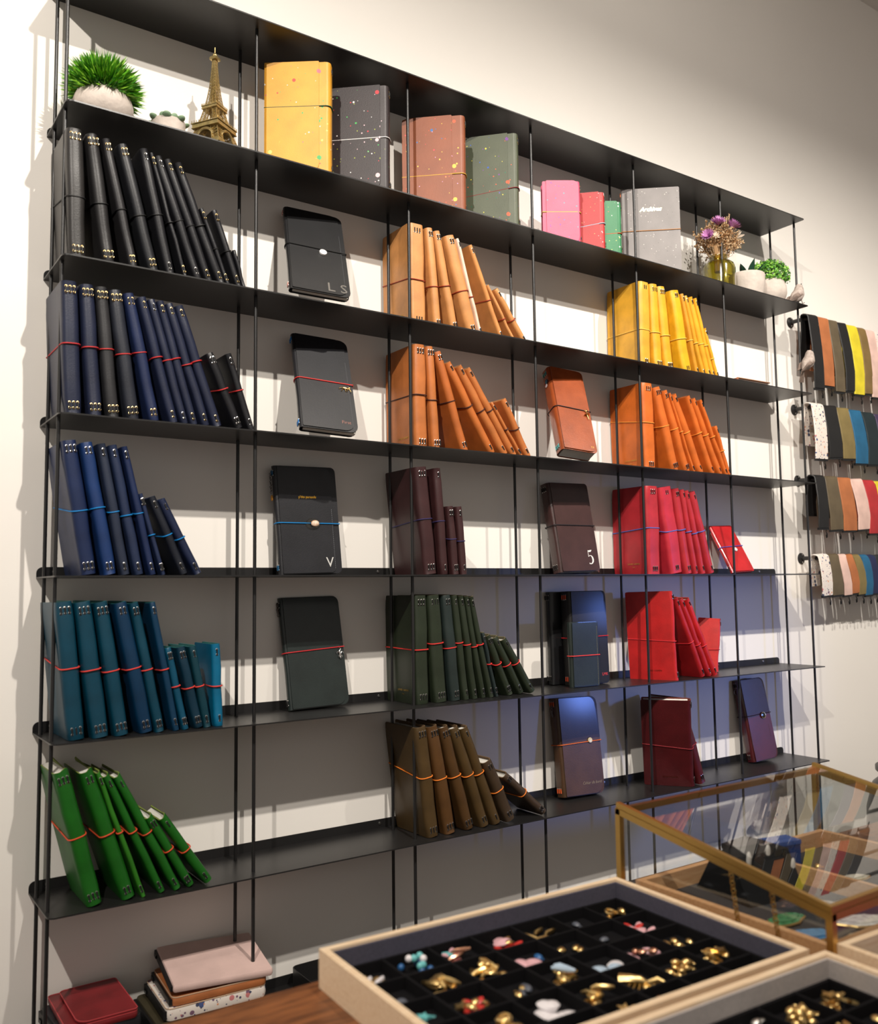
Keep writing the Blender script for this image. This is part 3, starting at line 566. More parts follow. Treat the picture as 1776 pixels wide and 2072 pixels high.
for z, h, th in ((.049, .0305, .010), (.0915, .0175, .006)):
    q = MB().box((0,0,z), (h*2, h*2, th*.6)).box((0,0,z+th*.45), (h*2.12, h*2.12, .0014)).box((0,0,z-th*.45), (h*2.08, h*2.08, .0014))
    for k in range(12):
        for s in (-1, 1): q.box((-h+h*2*k/11, s*h*1.03, z+th*.75), (.0010,.0010,.005)); q.box((s*h*1.03, -h+h*2*k/11, z+th*.75), (.0010,.0010,.005))
    q.build('platform', M_br, t)
MB().box((0,0,.1975), (.0155,.0155,.0045)).box((0,0,.2005), (.0135,.0135,.0025)).lathe([(.0052,.2015), (.0052,.2055), (.0030,.209), (.0012,.211), (.0009,.222), (.0001,.223)], 10).build('lantern', M_br, t)
# dried flowers in an olive glass vase
t = thing('flower_vase', 'ribbed olive green glass vase holding dried flowers on the top shelf', 'vase', (1.856, -.098, Z1))
q = MB().lathe([(.0001,.0005), (.044,.0005), (.0475,.004), (.0475,.070), (.045,.080), (.036,.088), (.025,.0905), (.0225,.094), (.0245,.099), (.0265,.103), (.0262,.1075), (.024,.109), (.0205,.106), (.0200,.094), (.0335,.086), (.0435,.070), (.0435,.006), (.0001,.005)], 40)
q.v = [(x*(1+.010*math.cos(20*math.atan2(y, x))*(z < .085)), y*(1+.010*math.cos(20*math.atan2(y, x))*(z < .085)), z) for x, y, z in q.v]
Mv = glass('olive_glass', (.80,.76,.34), .10, 2.6); q.build('vase_body', Mv, t, True)
fl = thing('dried_flowers', 'bunch of dried beige and purple flowers standing in the olive vase', 'flowers', (1.856, -.098, Z1))
rnd = random.Random(8); st = MB(); sp = MB()
Ms = mat('dry_stem', (158,128,92), .8); Mb = mat('dry_beige', (196,166,128), .85, noise=(200,.25)); Mbr = mat('dry_brown', (150,108,66), .85, noise=(200,.25)); Mp = mat('dry_purple', (188,112,176), .7, noise=(200,.2,(222,160,214))); Mc = mat('dry_cream', (236,220,200), .8)
for i in range(120):
    a = rnd.uniform(0, 2*PI); rr = rnd.random()**.6*.068; top = Vector((math.cos(a)*rr*1.1, math.sin(a)*rr*.62, .150+rnd.uniform(.0,.062)-rr*.45)); base = Vector((math.cos(a)*.012, math.sin(a)*.012, .06)); mid = (base+top)/2 + Vector((rnd.uniform(-.006,.006), rnd.uniform(-.006,.006), .006))
    st.tube([base, Vector((base.x, base.y, .100)), mid, top], [.0008,.0008,.0007,.0005], 3, False, i % 2)
    for k in range(11):
        p = top + Vector((rnd.gauss(0,.0085), rnd.gauss(0,.0075), rnd.gauss(0,.0085))); s = rnd.uniform(.0016,.0034)
        sp.ell(p, (s, s, s*rnd.uniform(.7,1.6)), 5, 3, rnd.choice((0,0,1)), (rnd.uniform(0,3), rnd.uniform(0,3), 0)); sp.tube([top-Vector((0,0,.012)), p], .0004, 3, False, 1)
stuff(st.build('stems', [Ms, Mb], fl)); stuff(sp.build('seed_heads', [Mb, Mbr], fl))
def bloom(c, d, n, ln, m1, nm):
    q = MB(); c = Vector(c); d = Vector(d).normalized(); a0 = d.orthogonal().normalized(); b0 = d.cross(a0)
    for k in range(n):
        a = 2*PI*k/n*2.4; sp_ = .35+.55*(k/n); v = (d*(1-sp_*.55) + (a0*math.cos(a)+b0*math.sin(a))*sp_).normalized(); s = v.cross(d).normalized()*ln*.10
        q.add([c, c+v*ln*.6+s*1.3, c+v*ln, c+v*ln*.6-s*1.3], [(0,1,2), (0,2,3)])
    q.ell(c-d*.003, (.0038,.0038,.0055), 8, 5, 1); q.tube([c, Vector((c.x*.2, c.y*.2, .10))], .0008, 4, False, 1)
    q.build(nm, [m1, Ms], fl)
bloom((-.034,-.03,.186), (-.3,-.5,.8), 40, .030, Mp, 'purple_bloom'); bloom((.030,-.028,.190), (.2,-.5,.8), 46, .032, Mp, 'purple_bloom'); bloom((-.066,-.02,.148), (-.8,-.3,.3), 30, .026, Mp, 'purple_bloom')
bloom((.062,-.02,.172), (.8,-.3,.5), 12, .026, Mc, 'cream_bloom'); bloom((.058,-.02,.150), (.8,-.4,.0), 14, .020, Mc, 'cream_bloom'); bloom((-.045,-.03,.150), (-.6,-.6,.2), 16, .016, Mc, 'cream_bloom')
q = MB()
for dx, dz in ((.040,.236), (.052,.248), (.030,.232)):
    q.tube([(dx*.3,0,.12), (dx*.8,-.005,.19), (dx,-.008,dz)], .0007, 4)
    for k in range(16): q.ell((dx*.8+dx*.2*k/15+rnd.uniform(-.002,.002), -.006, .19+(dz-.19)*k/15), (.0017,.0017,.0036), 5, 3, 0, (0,rnd.uniform(-.6,.6),0))
q.build('grass_plume', Mb, fl)
MB().tube([(-.010,-.006,.098), (-.022,-.012,.125), (-.034,-.015,.150)], [.0085,.0105,.0075], 8).build('poppy_stalk', mat('dry_stalk', (206,164,118), .8), fl, True)
# two concrete pots at the right
t = thing('potted_agave', 'grey concrete pot with dark green pointed leaves beside the olive vase', 'plant', (1.986, -.100, Z1))
MB().lathe([(.0001,0), (.038,0), (.046,.006), (.0525,.040), (.0535,.070), (.0515,.0735), (.048,.072), (.047,.062), (.0001,.060)], 32).build('pot', M_conc, t, True)
Mag = mat('agave_green', (28,68,50), .38, noise=(40,.2))
lf = MB(); nA = 9; rows = []
for i in range(nA):
    q_ = i/(nA-1); wv = .0105*math.sin(PI*min(1,.18+q_*.82))**.9*(1.0 if q_ < .95 else .25); zz = q_*.058; yo = .012*q_*q_
    rows.append([(-wv, yo-.001, zz), (0, yo+.0035*math.sin(PI*min(.98,q_+.02)), zz), (wv, yo-.001, zz), (0, yo-.0025, zz)])
lf.add([p for r_ in rows for p in r_], [(i*4+k, i*4+(k+1) % 4, (i+1)*4+(k+1) % 4, (i+1)*4+k) for i in range(nA-1) for k in range(4)])
me = None
for k, (a, tl, sc) in enumerate(((170,55,.85), (200,42,1.0), (250,18,1.05), (300,30,1.0), (335,44,1.05), (20,50,.8), (70,40,.9), (120,45,.9))):
    if me is None: o = lf.build('leaf', Mag, t, True); me = o.data
    else: o = bpy.data.objects.new('leaf', me); COL.objects.link(o); o.parent = t
    A = R(a); o.location = (.014*math.cos(A), .014*math.sin(A), .058); o.rotation_euler = (R(-tl), 0, A-PI/2); o.scale = (sc,)*3
t = thing('potted_bush', 'round grey concrete pot with a curly bright green bush, right end of top shelf', 'plant', (2.103, -.094, Z1))
MB().lathe([(.0001,0), (.030,0), (.046,.012), (.0535,.034), (.0525,.056), (.045,.074), (.040,.078), (.036,.073), (.0001,.070)], 30).build('pot', M_conc, t, True)
rnd = random.Random(12); q = MB()
for i in range(1500):
    a = rnd.uniform(0, 2*PI); el = math.asin(rnd.uniform(-.35, 1)); rr = rnd.uniform(.72, 1.04)
    d = Vector((math.cos(a)*math.cos(el), math.sin(a)*math.cos(el), math.sin(el))); c = Vector((d.x*.066*rr+.006, d.y*.058*rr, .092+d.z*.054*rr)); s = rnd.uniform(.0042,.0068)
    n1 = (d + Vector((rnd.gauss(0,.5), rnd.gauss(0,.5), rnd.gauss(0,.5)))).normalized(); u = n1.orthogonal().normalized(); v = n1.cross(u)
    q.add([c-u*s, c-v*s*.6+n1*.0012, c+u*s, c+v*s*.6+n1*.0012], [(0,1,2,3)], i % 3)
stuff(q.build('foliage', [mat('bush_green', (104,168,52), .5), mat('bush_light', (150,200,86), .5), mat('bush_dark', (54,112,34), .55)], t)); 
# birds
def bird(label, loc, rot, tailup, sc=1.0, perch=True):
    t = thing('ornament_bird', label, 'bird', loc, rot); t.scale = (sc,)*3
    Mf = mat('bird_feather', (158,142,132), .8, noise=(90,.22,(196,182,172)), bump=(300,.5)); Md = mat('bird_wing', (120,104,94), .8, noise=(110,.25), bump=(300,.5))
    pth = [(-.034,0,.020), (-.026,0,.021), (-.016,0,.0235), (-.004,0,.027), (.006,0,.033), (.012,0,.042), (.0165,0,.050), (.0205,0,.0545), (.0235,0,.0555)]
    rad = [.002,.009,.0155,.0188,.0182,.0145,.0125,.0095,.003]
    MB().tube(pth, rad, 14).build('body', Mf, t, True)
    MB().tube([(.0255,0,.0540), (.0300,0,.0525), (.0330,0,.0515)], [.0030,.0018,.0003], 6).build('beak', plain((70,60,54), .5, 'horn'), t, True)
    for s in (-1, 1):
        MB().ell((.0212, s*.0086, .0575), (.0019,.0012,.0019), 8, 6).build('eye', plain((10,10,10), .1, 'eye'), t, True)
        w_ = MB()
        for k in range(6): w_.ell((-.012-.004*k, s*(.0165-.0012*k), .030-.0018*k), (.018,.0016,.0060-.0006*k), 8, 5, 0, (s*.25, .18, s*.10))
        w_.build('wing', Md, t, True)
        if perch: MB().tube([(.002, s*.006, .012), (.003, s*.006, .004), (.003, s*.006, .0012)], .0011, 5).tube([(-.006, s*.006, .0010), (.011, s*.007, .0010)], .0010, 5).build('leg', plain((92,78,66), .6, 'bird_leg'), t, True)
        else: MB().tube([(.002, s*.006, .012), (.006, s*.006, .004), (.008, s*.006, -.004)], .0011, 5).build('leg', plain((92,78,66), .6, 'bird_leg'), t, True)
    q = MB()
    for k in (-1, 0, 1): q.prism([(-.030,-.003+k*.001), (-.060,-.0042+k*.004), (-.073,-.002+k*.006), (-.073,.003+k*.006), (-.060,.0046+k*.004), (-.030,.003+k*.001)], -.0006+k*k*.0008, .0006+k*k*.0008, 'z')
    q.xf(Matrix.Translation((0,0,.021)) @ Matrix.Translation((-.03,0,0)) @ Matrix.Rotation(tailup, 4, 'Y') @ Matrix.Translation((.03,0,0))); q.build('tail', Md, t, True)
    return t
bird('small grey feathered bird perched on the right end of the top shelf', (2.1760, -.1540, Z1+.0004), (0,R(-22),R(-14)), .25, 1.02)
bird('small pale grey bird clinging to the last right shelf post', (2.2260, -.1460, .6400), (R(14), R(-34), R(-12)), -1.0, 1.0, False)

# ------------------------------------------------------------ pouches hanging on wall rails
M_zip = plain((16,16,17), .45, 'zip_tape'); M_clasp = mat('black_clasp', (22,22,23), .3, .6)
M_flor = splatter(mat('floral_leather', (226,216,206), .5), [(70,84,130),(120,90,110),(214,150,110),(60,66,90),(196,120,120)], (70,110,170), (.26,.24,.22), (.45,.45,.5))
PC = {'black': (26,25,25), 'brown': (172,104,62), 'olive': (94,82,62), 'yellow': (214,196,44), 'bronze': (122,98,56), 'pink': (218,184,172), 'red': (176,44,48), 'moss gold': (124,108,66), 'petrol blue': (30,92,128), 'dark teal': (24,38,42), 'violet': (60,48,78), 'navy': (30,36,72), 'bright blue': (30,104,160), 'charcoal': (36,38,40)}
RAILS = [(.848, [('black',2.384,'plain'),('brown',2.447),('olive',2.502),('black',2.558),('yellow',2.621),('bronze',2.671),('pink',2.727),('floral',2.775),('red',2.835),('olive',2.90),('black',2.97)], .232, .165, 'top'),
         (.550, [('floral',2.392),('black',2.470),('moss gold',2.545),('petrol blue',2.622),('dark teal',2.700),('violet',2.775),('brown',2.85),('black',2.93)], .170, .135, 'second'),
         (.311, [('black',2.380),('olive',2.455),('brown',2.535),('pink',2.610),('red',2.682),('yellow',2.757),('moss gold',2.83),('black',2.905)], .168, .125, 'third'),
         (.053, [('floral',2.380),('olive',2.440),('pink',2.485),('brown',2.527),('moss gold',2.570),('petrol blue',2.615),('navy',2.655),('charcoal',2.698),('bright blue',2.742),('black',2.79)], .120, .09, 'lowest')]
OR4 = {'top': 'top', 'second': 'second', 'third': 'third', 'lowest': 'lowest'}
for zr, items, Lf, Lb, nm in RAILS:
    t = thing('hanging_rail', 'black metal wall rail carrying pouches, %s of the four rails' % nm, 'rail', (2.347, 0, zr))
    MB().lathe([(.0001,-.0075), (.008,-.0075), (.0125,-.006), (.0175,-.0035), (.0185,-.0003), (.0001,-.0003)], 22, (0,0,0), 0, 'y').build('flange', M_black, t, True)
    for s in (-1, 1): MB().lathe([(.0001,-.0078), (.0022,-.0075), (.0026,-.0050)], 8, (0,0,s*.012), 0, 'y').build('screw', M_screw, t, True)
    MB().tube([(0,-.004,0), (0,-.052,0), (.003,-.060,0), (.012,-.0635,0), (.05,-.064,0), (1.2,-.064,0)], .0068, 10).build('bar', M_black, t, True)
    rr = .0090; pw = (items[1][1]-items[0][1]); seen = {}
    for i, it in enumerate(items):
        cn, x1 = it[0], it[1]; x0 = items[i-1][1] if i else x1-.058 if nm != 'second' else x1-.07
        wd = (x1-x0)*1.0; xc = (x0+x1)/2; rnd = random.Random(i*7+int(zr*100))
        mtl = M_flor if cn == 'floral' else leather(PC[cn], .5, .15)
        seen[cn] = seen.get(cn, 0)+1
        tot = sum(1 for q_ in items if q_[0] == cn)
        nb = '' if tot == 1 else ' %s from left' % ORD[seen[cn]-1]
        p = thing('leather_pouch', '%s leather pouch folded over the %s wall rail, %s pouch from left' % (cn, nm, ORD[i]), 'pouch', (xc, -.064, zr), (0, R(-rnd.uniform(1.5,4.5)), 0), 'pouches on the %s rail' % nm)
        lf_, lb_ = Lf*rnd.uniform(.95,1.03), Lb*rnd.uniform(.92,1.04)
        pts = [(.020 if nm != 'top' else .026, -lb_), (.022, -lb_*.6), (.014, -lb_*.25)]
        for k in range(7): a = PI*k/6; pts.append((rr*math.cos(a)*1.15, rr*math.sin(a)))
        pts += [(-.014, -lf_*.12), (-.020, -lf_*.4), (-.022, -lf_*.7), (-.018, -lf_)]
        th = .0045; n_ = len(pts); q = MB(); cols_ = [-.5, -.47, -.2, .2, .47, .5]; vs = []; fs = []
        nor = []
        for k in range(n_):
            a, b = pts[max(k-1,0)], pts[min(k+1,n_-1)]; dy, dz = b[0]-a[0], b[1]-a[1]; l = math.hypot(dy, dz); nor.append((-dz/l, dy/l))
        for sd in (0, 1):
            for k in range(n_):
                for u in cols_:
                    e = .55 if abs(u) == .5 else 1.0; o_ = (th*e if sd else th*(1-e)*.8)
                    vs.append((u*wd*.97 + .004*math.sin(k*.9+i), pts[k][0]-nor[k][0]*o_*1.0*-1 if False else pts[k][0]+nor[k][0]*o_*-1, pts[k][1]+nor[k][1]*o_*-1))
        nc = len(cols_); A_ = lambda s_, k, c: s_*n_*nc + k*nc + c
        for k in range(n_-1):
            for c in range(nc-1): fs += [(A_(0,k,c), A_(0,k,c+1), A_(0,k+1,c+1), A_(0,k+1,c)), (A_(1,k,c), A_(1,k+1,c), A_(1,k+1,c+1), A_(1,k,c+1))]
            for c in (0, nc-1): fs.append((A_(0,k,c), A_(0,k+1,c), A_(1,k+1,c), A_(1,k,c)))
        for k in (0, n_-1):
            for c in range(nc-1): fs.append((A_(0,k,c), A_(0,k,c+1), A_(1,k,c+1), A_(1,k,c)))
        q.add(vs, fs); q.build('pouch_body', mtl, p, True)
        MB().box((0, -.0165, -lf_-.003), (wd*.95, .007, .008)).build('zip', M_zip, p)
        MB().ring((wd*.32, -.015, -lf_-.011), .0036, .0008, 'y', 8).tube([(wd*.32,-.015,-lf_-.014), (wd*.32+.003,-.015,-lf_-.020), (wd*.32+.002,-.015,-lf_-.031), (wd*.32-.0015,-.015,-lf_-.033), (wd*.32-.003,-.015,-lf_-.022)], [.0013,.0018,.0017,.0012,.0009], 6).build('clasp', M_clasp, p, True)
# ------------------------------------------------------------ pouches and tray on the lowest board
Z7 = -.84
def slab(name, label, cat, c, size, rot, mtl, edgem, rad=.010, bend=.0, fold=False, grp=None, zipside=True):
    t = thing(name, label, cat, c, rot, grp); w, d, h = size
    n = 9; q = MB()
    out = rrect(-w/2, w/2, -d/2, d/2, (rad,)*4, 4); k = len(out)
    for zz, s in ((0, .985), (h*.3, 1.0), (h*.75, 1.0), (h, .985)):
        q.v += [(x*s, y*s, zz + bend*math.sin(x/w*3+y/d*2)) for x, y in out]; 
    q.f += [tuple(range(k))[::-1], tuple(range(3*k, 4*k))] + [(j*k+i, j*k+(i+1) % k, (j+1)*k+(i+1) % k, (j+1)*k+i) for j in range(3) for i in range(k)]; q.m += [0]*len(q.f)
    q.build('pouch_body', mtl, t, True)
    if zipside: MB().box((-w/2-.001, 0, h*.5+bend*math.sin(-1.5)), (.006, d*.94, h*.7)).build('zip', M_zip, t); MB().box((-w/2-.004, d*.36, h*.4), (.005,.014,.006)).build('zip_pull', M_clasp, t)
    if edgem: MB().tube([(x*.99, y*.99, h+.0004+bend*math.sin(x/w*3+y/d*2)) for x, y in rrect(-w/2, w/2, -d/2, d/2, (rad,)*4, 4)], .0009, 4, True).build('raw_edge', edgem, t)
    return t
Mdk = leather((28,30,34), .4); Mbl = leather((44,82,112), .4)
zc = Z7 + .0005
for i, (mt_, lb, hh, xo) in enumerate(((Mdk, 'black zip pouch at the bottom of the left pile on the lowest shelf', .030, .0), (Mbl, 'steel blue zip pouch second from bottom in the left pile, lowest shelf', .028, .006), (Mdk, 'black zip pouch lying under the dark red wallet on the lowest shelf', .026, -.002))):
    slab('zip_pouch', lb, 'pouch', (.092+xo, -.086, zc), (.128, .145, hh), (0, 0, .04*i), mt_, None); zc += hh + .0008
Mred = leather((116,30,34), .4, .25)
t = slab('leather_wallet', 'dark red folded leather wallet topping the left pile on the lowest shelf', 'wallet', (.092, -.084, zc), (.118, .148, .010), (R(1), 0, 0), Mred, plain((176,62,66), .6, 'raw_edge'), .008, 0, zipside=False)
q = MB(); o_ = rrect(-.040, .058, -.073, .070, (.020,.006,.006,.010), 5); q.prism(o_, .0115, .0145, 'z'); q.build('flap', Mred, t)
MB().tube([(x, y, .0148) for x, y in o_], .0010, 4, True).build('raw_edge', plain((176,62,66), .6), t)
zc = Z7+.0005
for i, (mt_, lb, hh, sz, xo, tl) in enumerate(((Mdk, 'black zip pouch at the bottom of the pouch pile by the second post', .034, (.20,.150), .262, 0), (leather((60,54,38), .5), 'dark olive zip pouch under the floral one in the second pile', .022, (.195,.148), .272, 0),
        (M_flor, 'white floral zip pouch under the brown one on the lowest shelf', .020, (.185,.146), .285, 0), (leather((172,104,60), .5), 'brown leather zip pouch under the pink one on the lowest shelf', .014, (.175,.146), .292, 0))):
    slab('zip_pouch', lb, 'pouch', (xo+.012, -.084, zc), (sz[0], sz[1], hh), (0, 0, R(-1.5*i)), mt_, None if i < 2 else plain((200,170,140), .7), bend=.001); zc += hh + .0022
slab('zip_pouch', 'pale pink leather zip pouch lying crooked on the pile, lowest shelf', 'pouch', (.312, -.082, zc+.0110), (.182, .156, .012), (R(6), R(3), R(-6)), leather((214,184,176), .5, .08), None, .004, .0026)
t = thing('metal_tray', 'black metal tray with rounded corners on the lowest shelf behind the wooden tray', 'tray', (.65, -.088, Z7+.0004))
MB().prism(rrect(-.15, .15, -.070, .070, (.016,)*4), 0, .002, 'z').build('tray_base', M_black, t)
q = MB(); a_ = rrect(-.15, .15, -.070, .070, (.016,)*4); b_ = rrect(-.1478, .1478, -.0678, .0678, (.014,)*4); k = len(a_)
q.add([(x, y, .001) for x, y in a_] + [(x, y, .040) for x, y in a_] + [(x, y, .040) for x, y in b_] + [(x, y, .002) for x, y in b_], [(j*k+i, j*k+(i+1) % k, (j+1)*k+(i+1) % k, (j+1)*k+i) for j in range(3) for i in range(k)])
q.build('rim', M_black, t, True)

# ------------------------------------------------------------ table, trays and display case
ZT = -.461
M_tab = wood('table_wood', (142,88,50), (92,54,30), 10, .45, (2, 14, 14)); M_tray = wood('tray_wood', (240,216,184), (226,196,160), 14, .55, (2, 22, 22)); M_tray2 = wood('case_tray_wood', (214,168,124), (198,148,104), 14, .55, (2, 20, 20))
t = thing('wooden_table', 'brown wooden shop table carrying jewellery trays and a glass case', 'table', (.9, -1.22, -1.4))
MB().box((0, .0, .9195), (2.5, .74, .039)).build('tabletop', M_tab, t)
for sx in (-1, 1):
    for sy in (-1, 1): MB().box((sx*1.19, sy*.31, .45), (.06, .06, .90)).build('leg', M_tab, t)
for sy in (-1, 1): MB().box((0, sy*.31, .865), (2.32, .025, .07)).build('apron', M_tab, t)
M_lin = mat('velvet_grey', (74,72,86), .95, noise=(300,.12)); M_lin2 = mat('felt_light', (176,168,164), .95, noise=(300,.08)); M_vel = mat('velvet_black', (17,16,18), .95, 0, .15)
TY = R(-2.4)
def tray(label, ox, oy, w, d, lining, nx, ny, yaw=TY, wm=None):
    t = thing('wooden_tray', label, 'tray', (ox, oy, ZT+.0003), (0, 0, yaw)); h = .041; e = .0085
    for nm_, c, s in (('side', (w/2, -e/2, h/2), (w, e, h)), ('side', (w/2, -d+e/2, h/2), (w, e, h)), ('side', (e/2, -d/2, h/2), (e, d-2*e, h)), ('side', (w-e/2, -d/2, h/2), (e, d-2*e, h))):
        MB().box(c, s).build(nm_, wm or M_tray, t)
    MB().box((w/2, -d/2, .003), (w-2*e, d-2*e, .006)).build('base', M_vel, t)
    g = .003
    for c, s in (((w/2, -e-g/2, .021), (w-2*e, g, .034)), ((w/2, -d+e+g/2, .021), (w-2*e, g, .034)), ((e+g/2, -d/2, .021), (g, d-2*e-2*g, .034)), ((w-e-g/2, -d/2, .021), (g, d-2*e-2*g, .034))):
        MB().box(c, s).build('lining', lining, t)
    x0, x1, y0, y1 = e+g, w-e-g, -d+e+g, -e-g; cw, ch = (x1-x0)/nx, (y1-y0)/ny
    for k in range(1, nx): MB().box((x0+cw*k, (y0+y1)/2, .0125), (.0032, y1-y0, .013)).build('divider', M_vel, t)
    for k in range(1, ny): MB().box(((x0+x1)/2, y0+ch*k, .0125), (x1-x0, .0032, .0128)).build('divider', M_vel, t)
    for k in (0, nx): MB().box((x0+cw*k+(.002 if k == 0 else -.002), (y0+y1)/2, .0125), (.004, y1-y0, .013)).build('divider', M_vel, t)
    MB().box(((x0+x1)/2, y1-.002, .0125), (x1-x0-.01, .004, .0126)).build('divider', M_vel, t)
    c_, s_ = math.cos(yaw), math.sin(yaw)
    return lambda i, j, u=0, v=0, z=.0063: (ox + (x0+cw*(i+.5)+u)*c_ - (y1-ch*(j+.5)+v)*s_, oy + (x0+cw*(i+.5)+u)*s_ + (y1-ch*(j+.5)+v)*c_, ZT+.0003+z)
cellA = tray('wooden jewellery tray with dark grey lining full of charm compartments', .1334, -.8666, .4362, .2972, M_lin, 7, 5)
cellB = tray('wooden jewellery tray with pale grey lining in the lower right corner', .132, -1.1745, .4362, .2972, M_lin2, 7, 5)
# charms: a few shapes, each charm an object of its own
CM = {}
def cm(kind):
    if kind not in CM:
        q = MB()
        if kind == 'oval': q.ell((0,0,.0032), (.0062,.0046,.0030), 10, 6).ring((.0075,0,.003), .0019, .0005, 'z', 8)
        elif kind == 'ring': q.ring((0,0,.0022), .0062, .0019, 'z', 14, 0, 6)
        elif kind == 'star': q.prism([((.0085 if k % 2 == 0 else .0040)*math.cos(PI*k/5), (.0085 if k % 2 == 0 else .0040)*math.sin(PI*k/5)) for k in range(10)], .0003, .0032).ring((.0100,0,.0018), .0017, .0005, 'z', 8)
        elif kind == 'bar': q.tube([(-.012,0,.003), (-.006,.0012,.0036), (.006,-.001,.0036), (.0125,0,.003)], [.0016,.0030,.0030,.0015], 8)
        elif kind == 'bead': q.ell((0,0,.0042), (.0042,.0042,.0042), 10, 7)
        elif kind == 'shell': q.lathe([(.0001,.0004), (.0095,.0006), (.0105,.0020), (.0070,.0048), (.0001,.0060)], 14); q.v = [(x*1.1, y*.85, z) for x, y, z in q.v]
        elif kind == 'petal': q.ell((.006,0,.003), (.008,.0045,.0022), 8, 5, 0, (0,-.35,0)).ell((-.004,.005,.003), (.008,.0045,.0022), 8, 5, 0, (0,-.3,2.1)).ell((-.004,-.005,.003), (.008,.0045,.0022), 8, 5, 0, (0,-.3,-2.1))
        elif kind == 'lobster':
            q.tube([(-.020,0,.004), (-.010,0,.006), (.002,0,.007), (.010,0,.005)], [.0075,.0062,.0050,.0020], 9).tube([(.008,.002,.005), (.018,.010,.006), (.026,.008,.006)], [.0022,.0040,.0012], 7).tube([(.008,-.002,.005), (.018,-.010,.006), (.026,-.008,.006)], [.0022,.0040,.0012], 7)
            for k in range(3): q.tube([(-.008+.005*k,.004,.005), (-.010+.006*k,.013,.003)], .0010, 5).tube([(-.008+.005*k,-.004,.005), (-.010+.006*k,-.013,.003)], .0010, 5)
            q.ring((-.030,0,.003), .0030, .0009, 'z', 10)
        CM[kind] = q
    return CM[kind]
M_rose = mat('rose_gold', (214,160,132), .25, 1.0); M_cor = plain((196,52,46), .35, 'coral'); M_pk = plain((226,176,182), .35, 'pink_shell'); M_wt = plain((236,230,232), .25, 'white_shell'); M_bb = plain((44,96,150), .3, 'blue_bead'); M_tq = plain((110,190,190), .35, 'turquoise'); M_grey = plain((90,94,104), .35, 'grey_stone'); M_lb = plain((176,196,214), .3, 'pale_blue'); M_yl = plain((222,206,120), .35, 'yellow_stone')
CMAT = {'g': (M_gold, 'gold'), 's': (M_silver, 'silver'), 'r': (M_rose, 'rose gold'), 'c': (M_cor, 'coral red'), 'p': (M_pk, 'pink'), 'w': (M_wt, 'white'), 'b': (M_bb, 'blue'), 't': (M_tq, 'turquoise'), 'k': (M_grey, 'dark grey'), 'l': (M_lb, 'pale blue'), 'y': (M_yl, 'yellow')}
CDATA = {}
rc = random.Random(77)
ROWN = ['back', 'second', 'middle', 'fourth', 'front']; COLN = ['leftmost', 'second', 'third', 'fourth', 'fifth', 'sixth', 'rightmost']
def fill(cell, i, j, spec, trayname):
    # spec: list of (kinds, colour, count)
    z0 = .0064; n = 0
    for kinds, col, cnt in spec:
        for k in range(cnt):
            kd = kinds[k % len(kinds)]
            key = (kd, col)
            if key not in CDATA: CDATA[key] = cm(kd).mesh(kd+'_charm', CMAT[col][0], True)
            o = bpy.data.objects.new('charm', CDATA[key]); COL.objects.link(o)
            big = kd in ('lobster',); u, v = (0, 0) if big else (rc.uniform(-.017,.017), rc.uniform(-.013,.013))
            lv = n // 4; n += 1
            o.location = cell(i, j, u*(1-.25*lv), v*(1-.25*lv), z0 + (.0052*lv)); o.rotation_euler = (rc.uniform(-.25,.25)*(lv > 0), rc.uniform(-.3,.3)*(lv > 0), rc.uniform(0, 6.28))
            if big: o.rotation_euler = (0, 0, -1.0)
            tag(o, '%s %s charm, %s tray, %s row, %s compartment' % (CMAT[col][1], kd, trayname, ROWN[j], COLN[i]), 'charm', '%s %s charms in one compartment' % (CMAT[col][1], kd) + ' %s row %s of %s tray' % (ROWN[j], COLN[i], trayname))
O, B_, RG, SH, ST, BD, PT = ['oval'], ['bar'], ['ring'], ['shell'], ['star'], ['bead'], ['petal']
MIX = ['oval', 'ring', 'star']
A = {(0,0): [(B_,'w',2), (MIX,'g',5)], (1,0): [(BD,'b',5), (BD,'t',5), (BD,'w',2)], (2,0): [(PT,'p',2), (B_,'t',1), (B_,'r',3)], (3,0): [(PT,'c',3), (SH,'p',2), (O,'g',2)], (4,0): [(B_,'g',4)], (5,0): [(O,'k',1)], (6,0): [(MIX,'g',7)],
     (0,1): [(O,'k',2)], (1,1): [(B_,'g',6), (SH,'g',2)], (2,1): [(['oval','bar'],'g',11)], (3,1): [(SH,'p',3), (O,'b',1)], (4,1): [(O,'g',4)], (5,1): [(O,'k',1)], (6,1): [(PT,'p',2), (PT,'c',1)],
     (0,2): [(ST,'t',3), (PT,'p',1), (O,'g',1)], (1,2): [(PT,'c',2), (MIX,'g',4)], (2,2): [(O,'g',2), (O,'k',3)], (3,2): [(MIX,'g',8), (B_,'l',2)], (4,2): [(SH,'l',2), (SH,'w',1)], (5,2): [(RG,'p',4), (O,'r',3)], (6,2): [(O,'g',4)],
     (0,3): [(O,'k',3)], (1,3): [(['ring','oval'],'g',12)], (2,3): [(SH,'w',6)], (3,3): [(['ring','oval','bar'],'g',9)], (4,3): [(['lobster'],'g',1), (O,'g',2)], (5,3): [(O,'g',11)], (6,3): [(MIX,'g',9)],
     (1,4): [(SH,'w',2), (O,'k',2)], (2,4): [(B_,'l',4)], (3,4): [(MIX,'g',9)], (4,4): [(PT,'r',2), (B_,'r',1)], (5,4): [(B_,'w',2), (O,'g',2)], (6,4): [(SH,'y',2), (O,'l',1)]}
for (i, j), sp_ in A.items(): fill(cellA, i, j, sp_, 'dark')
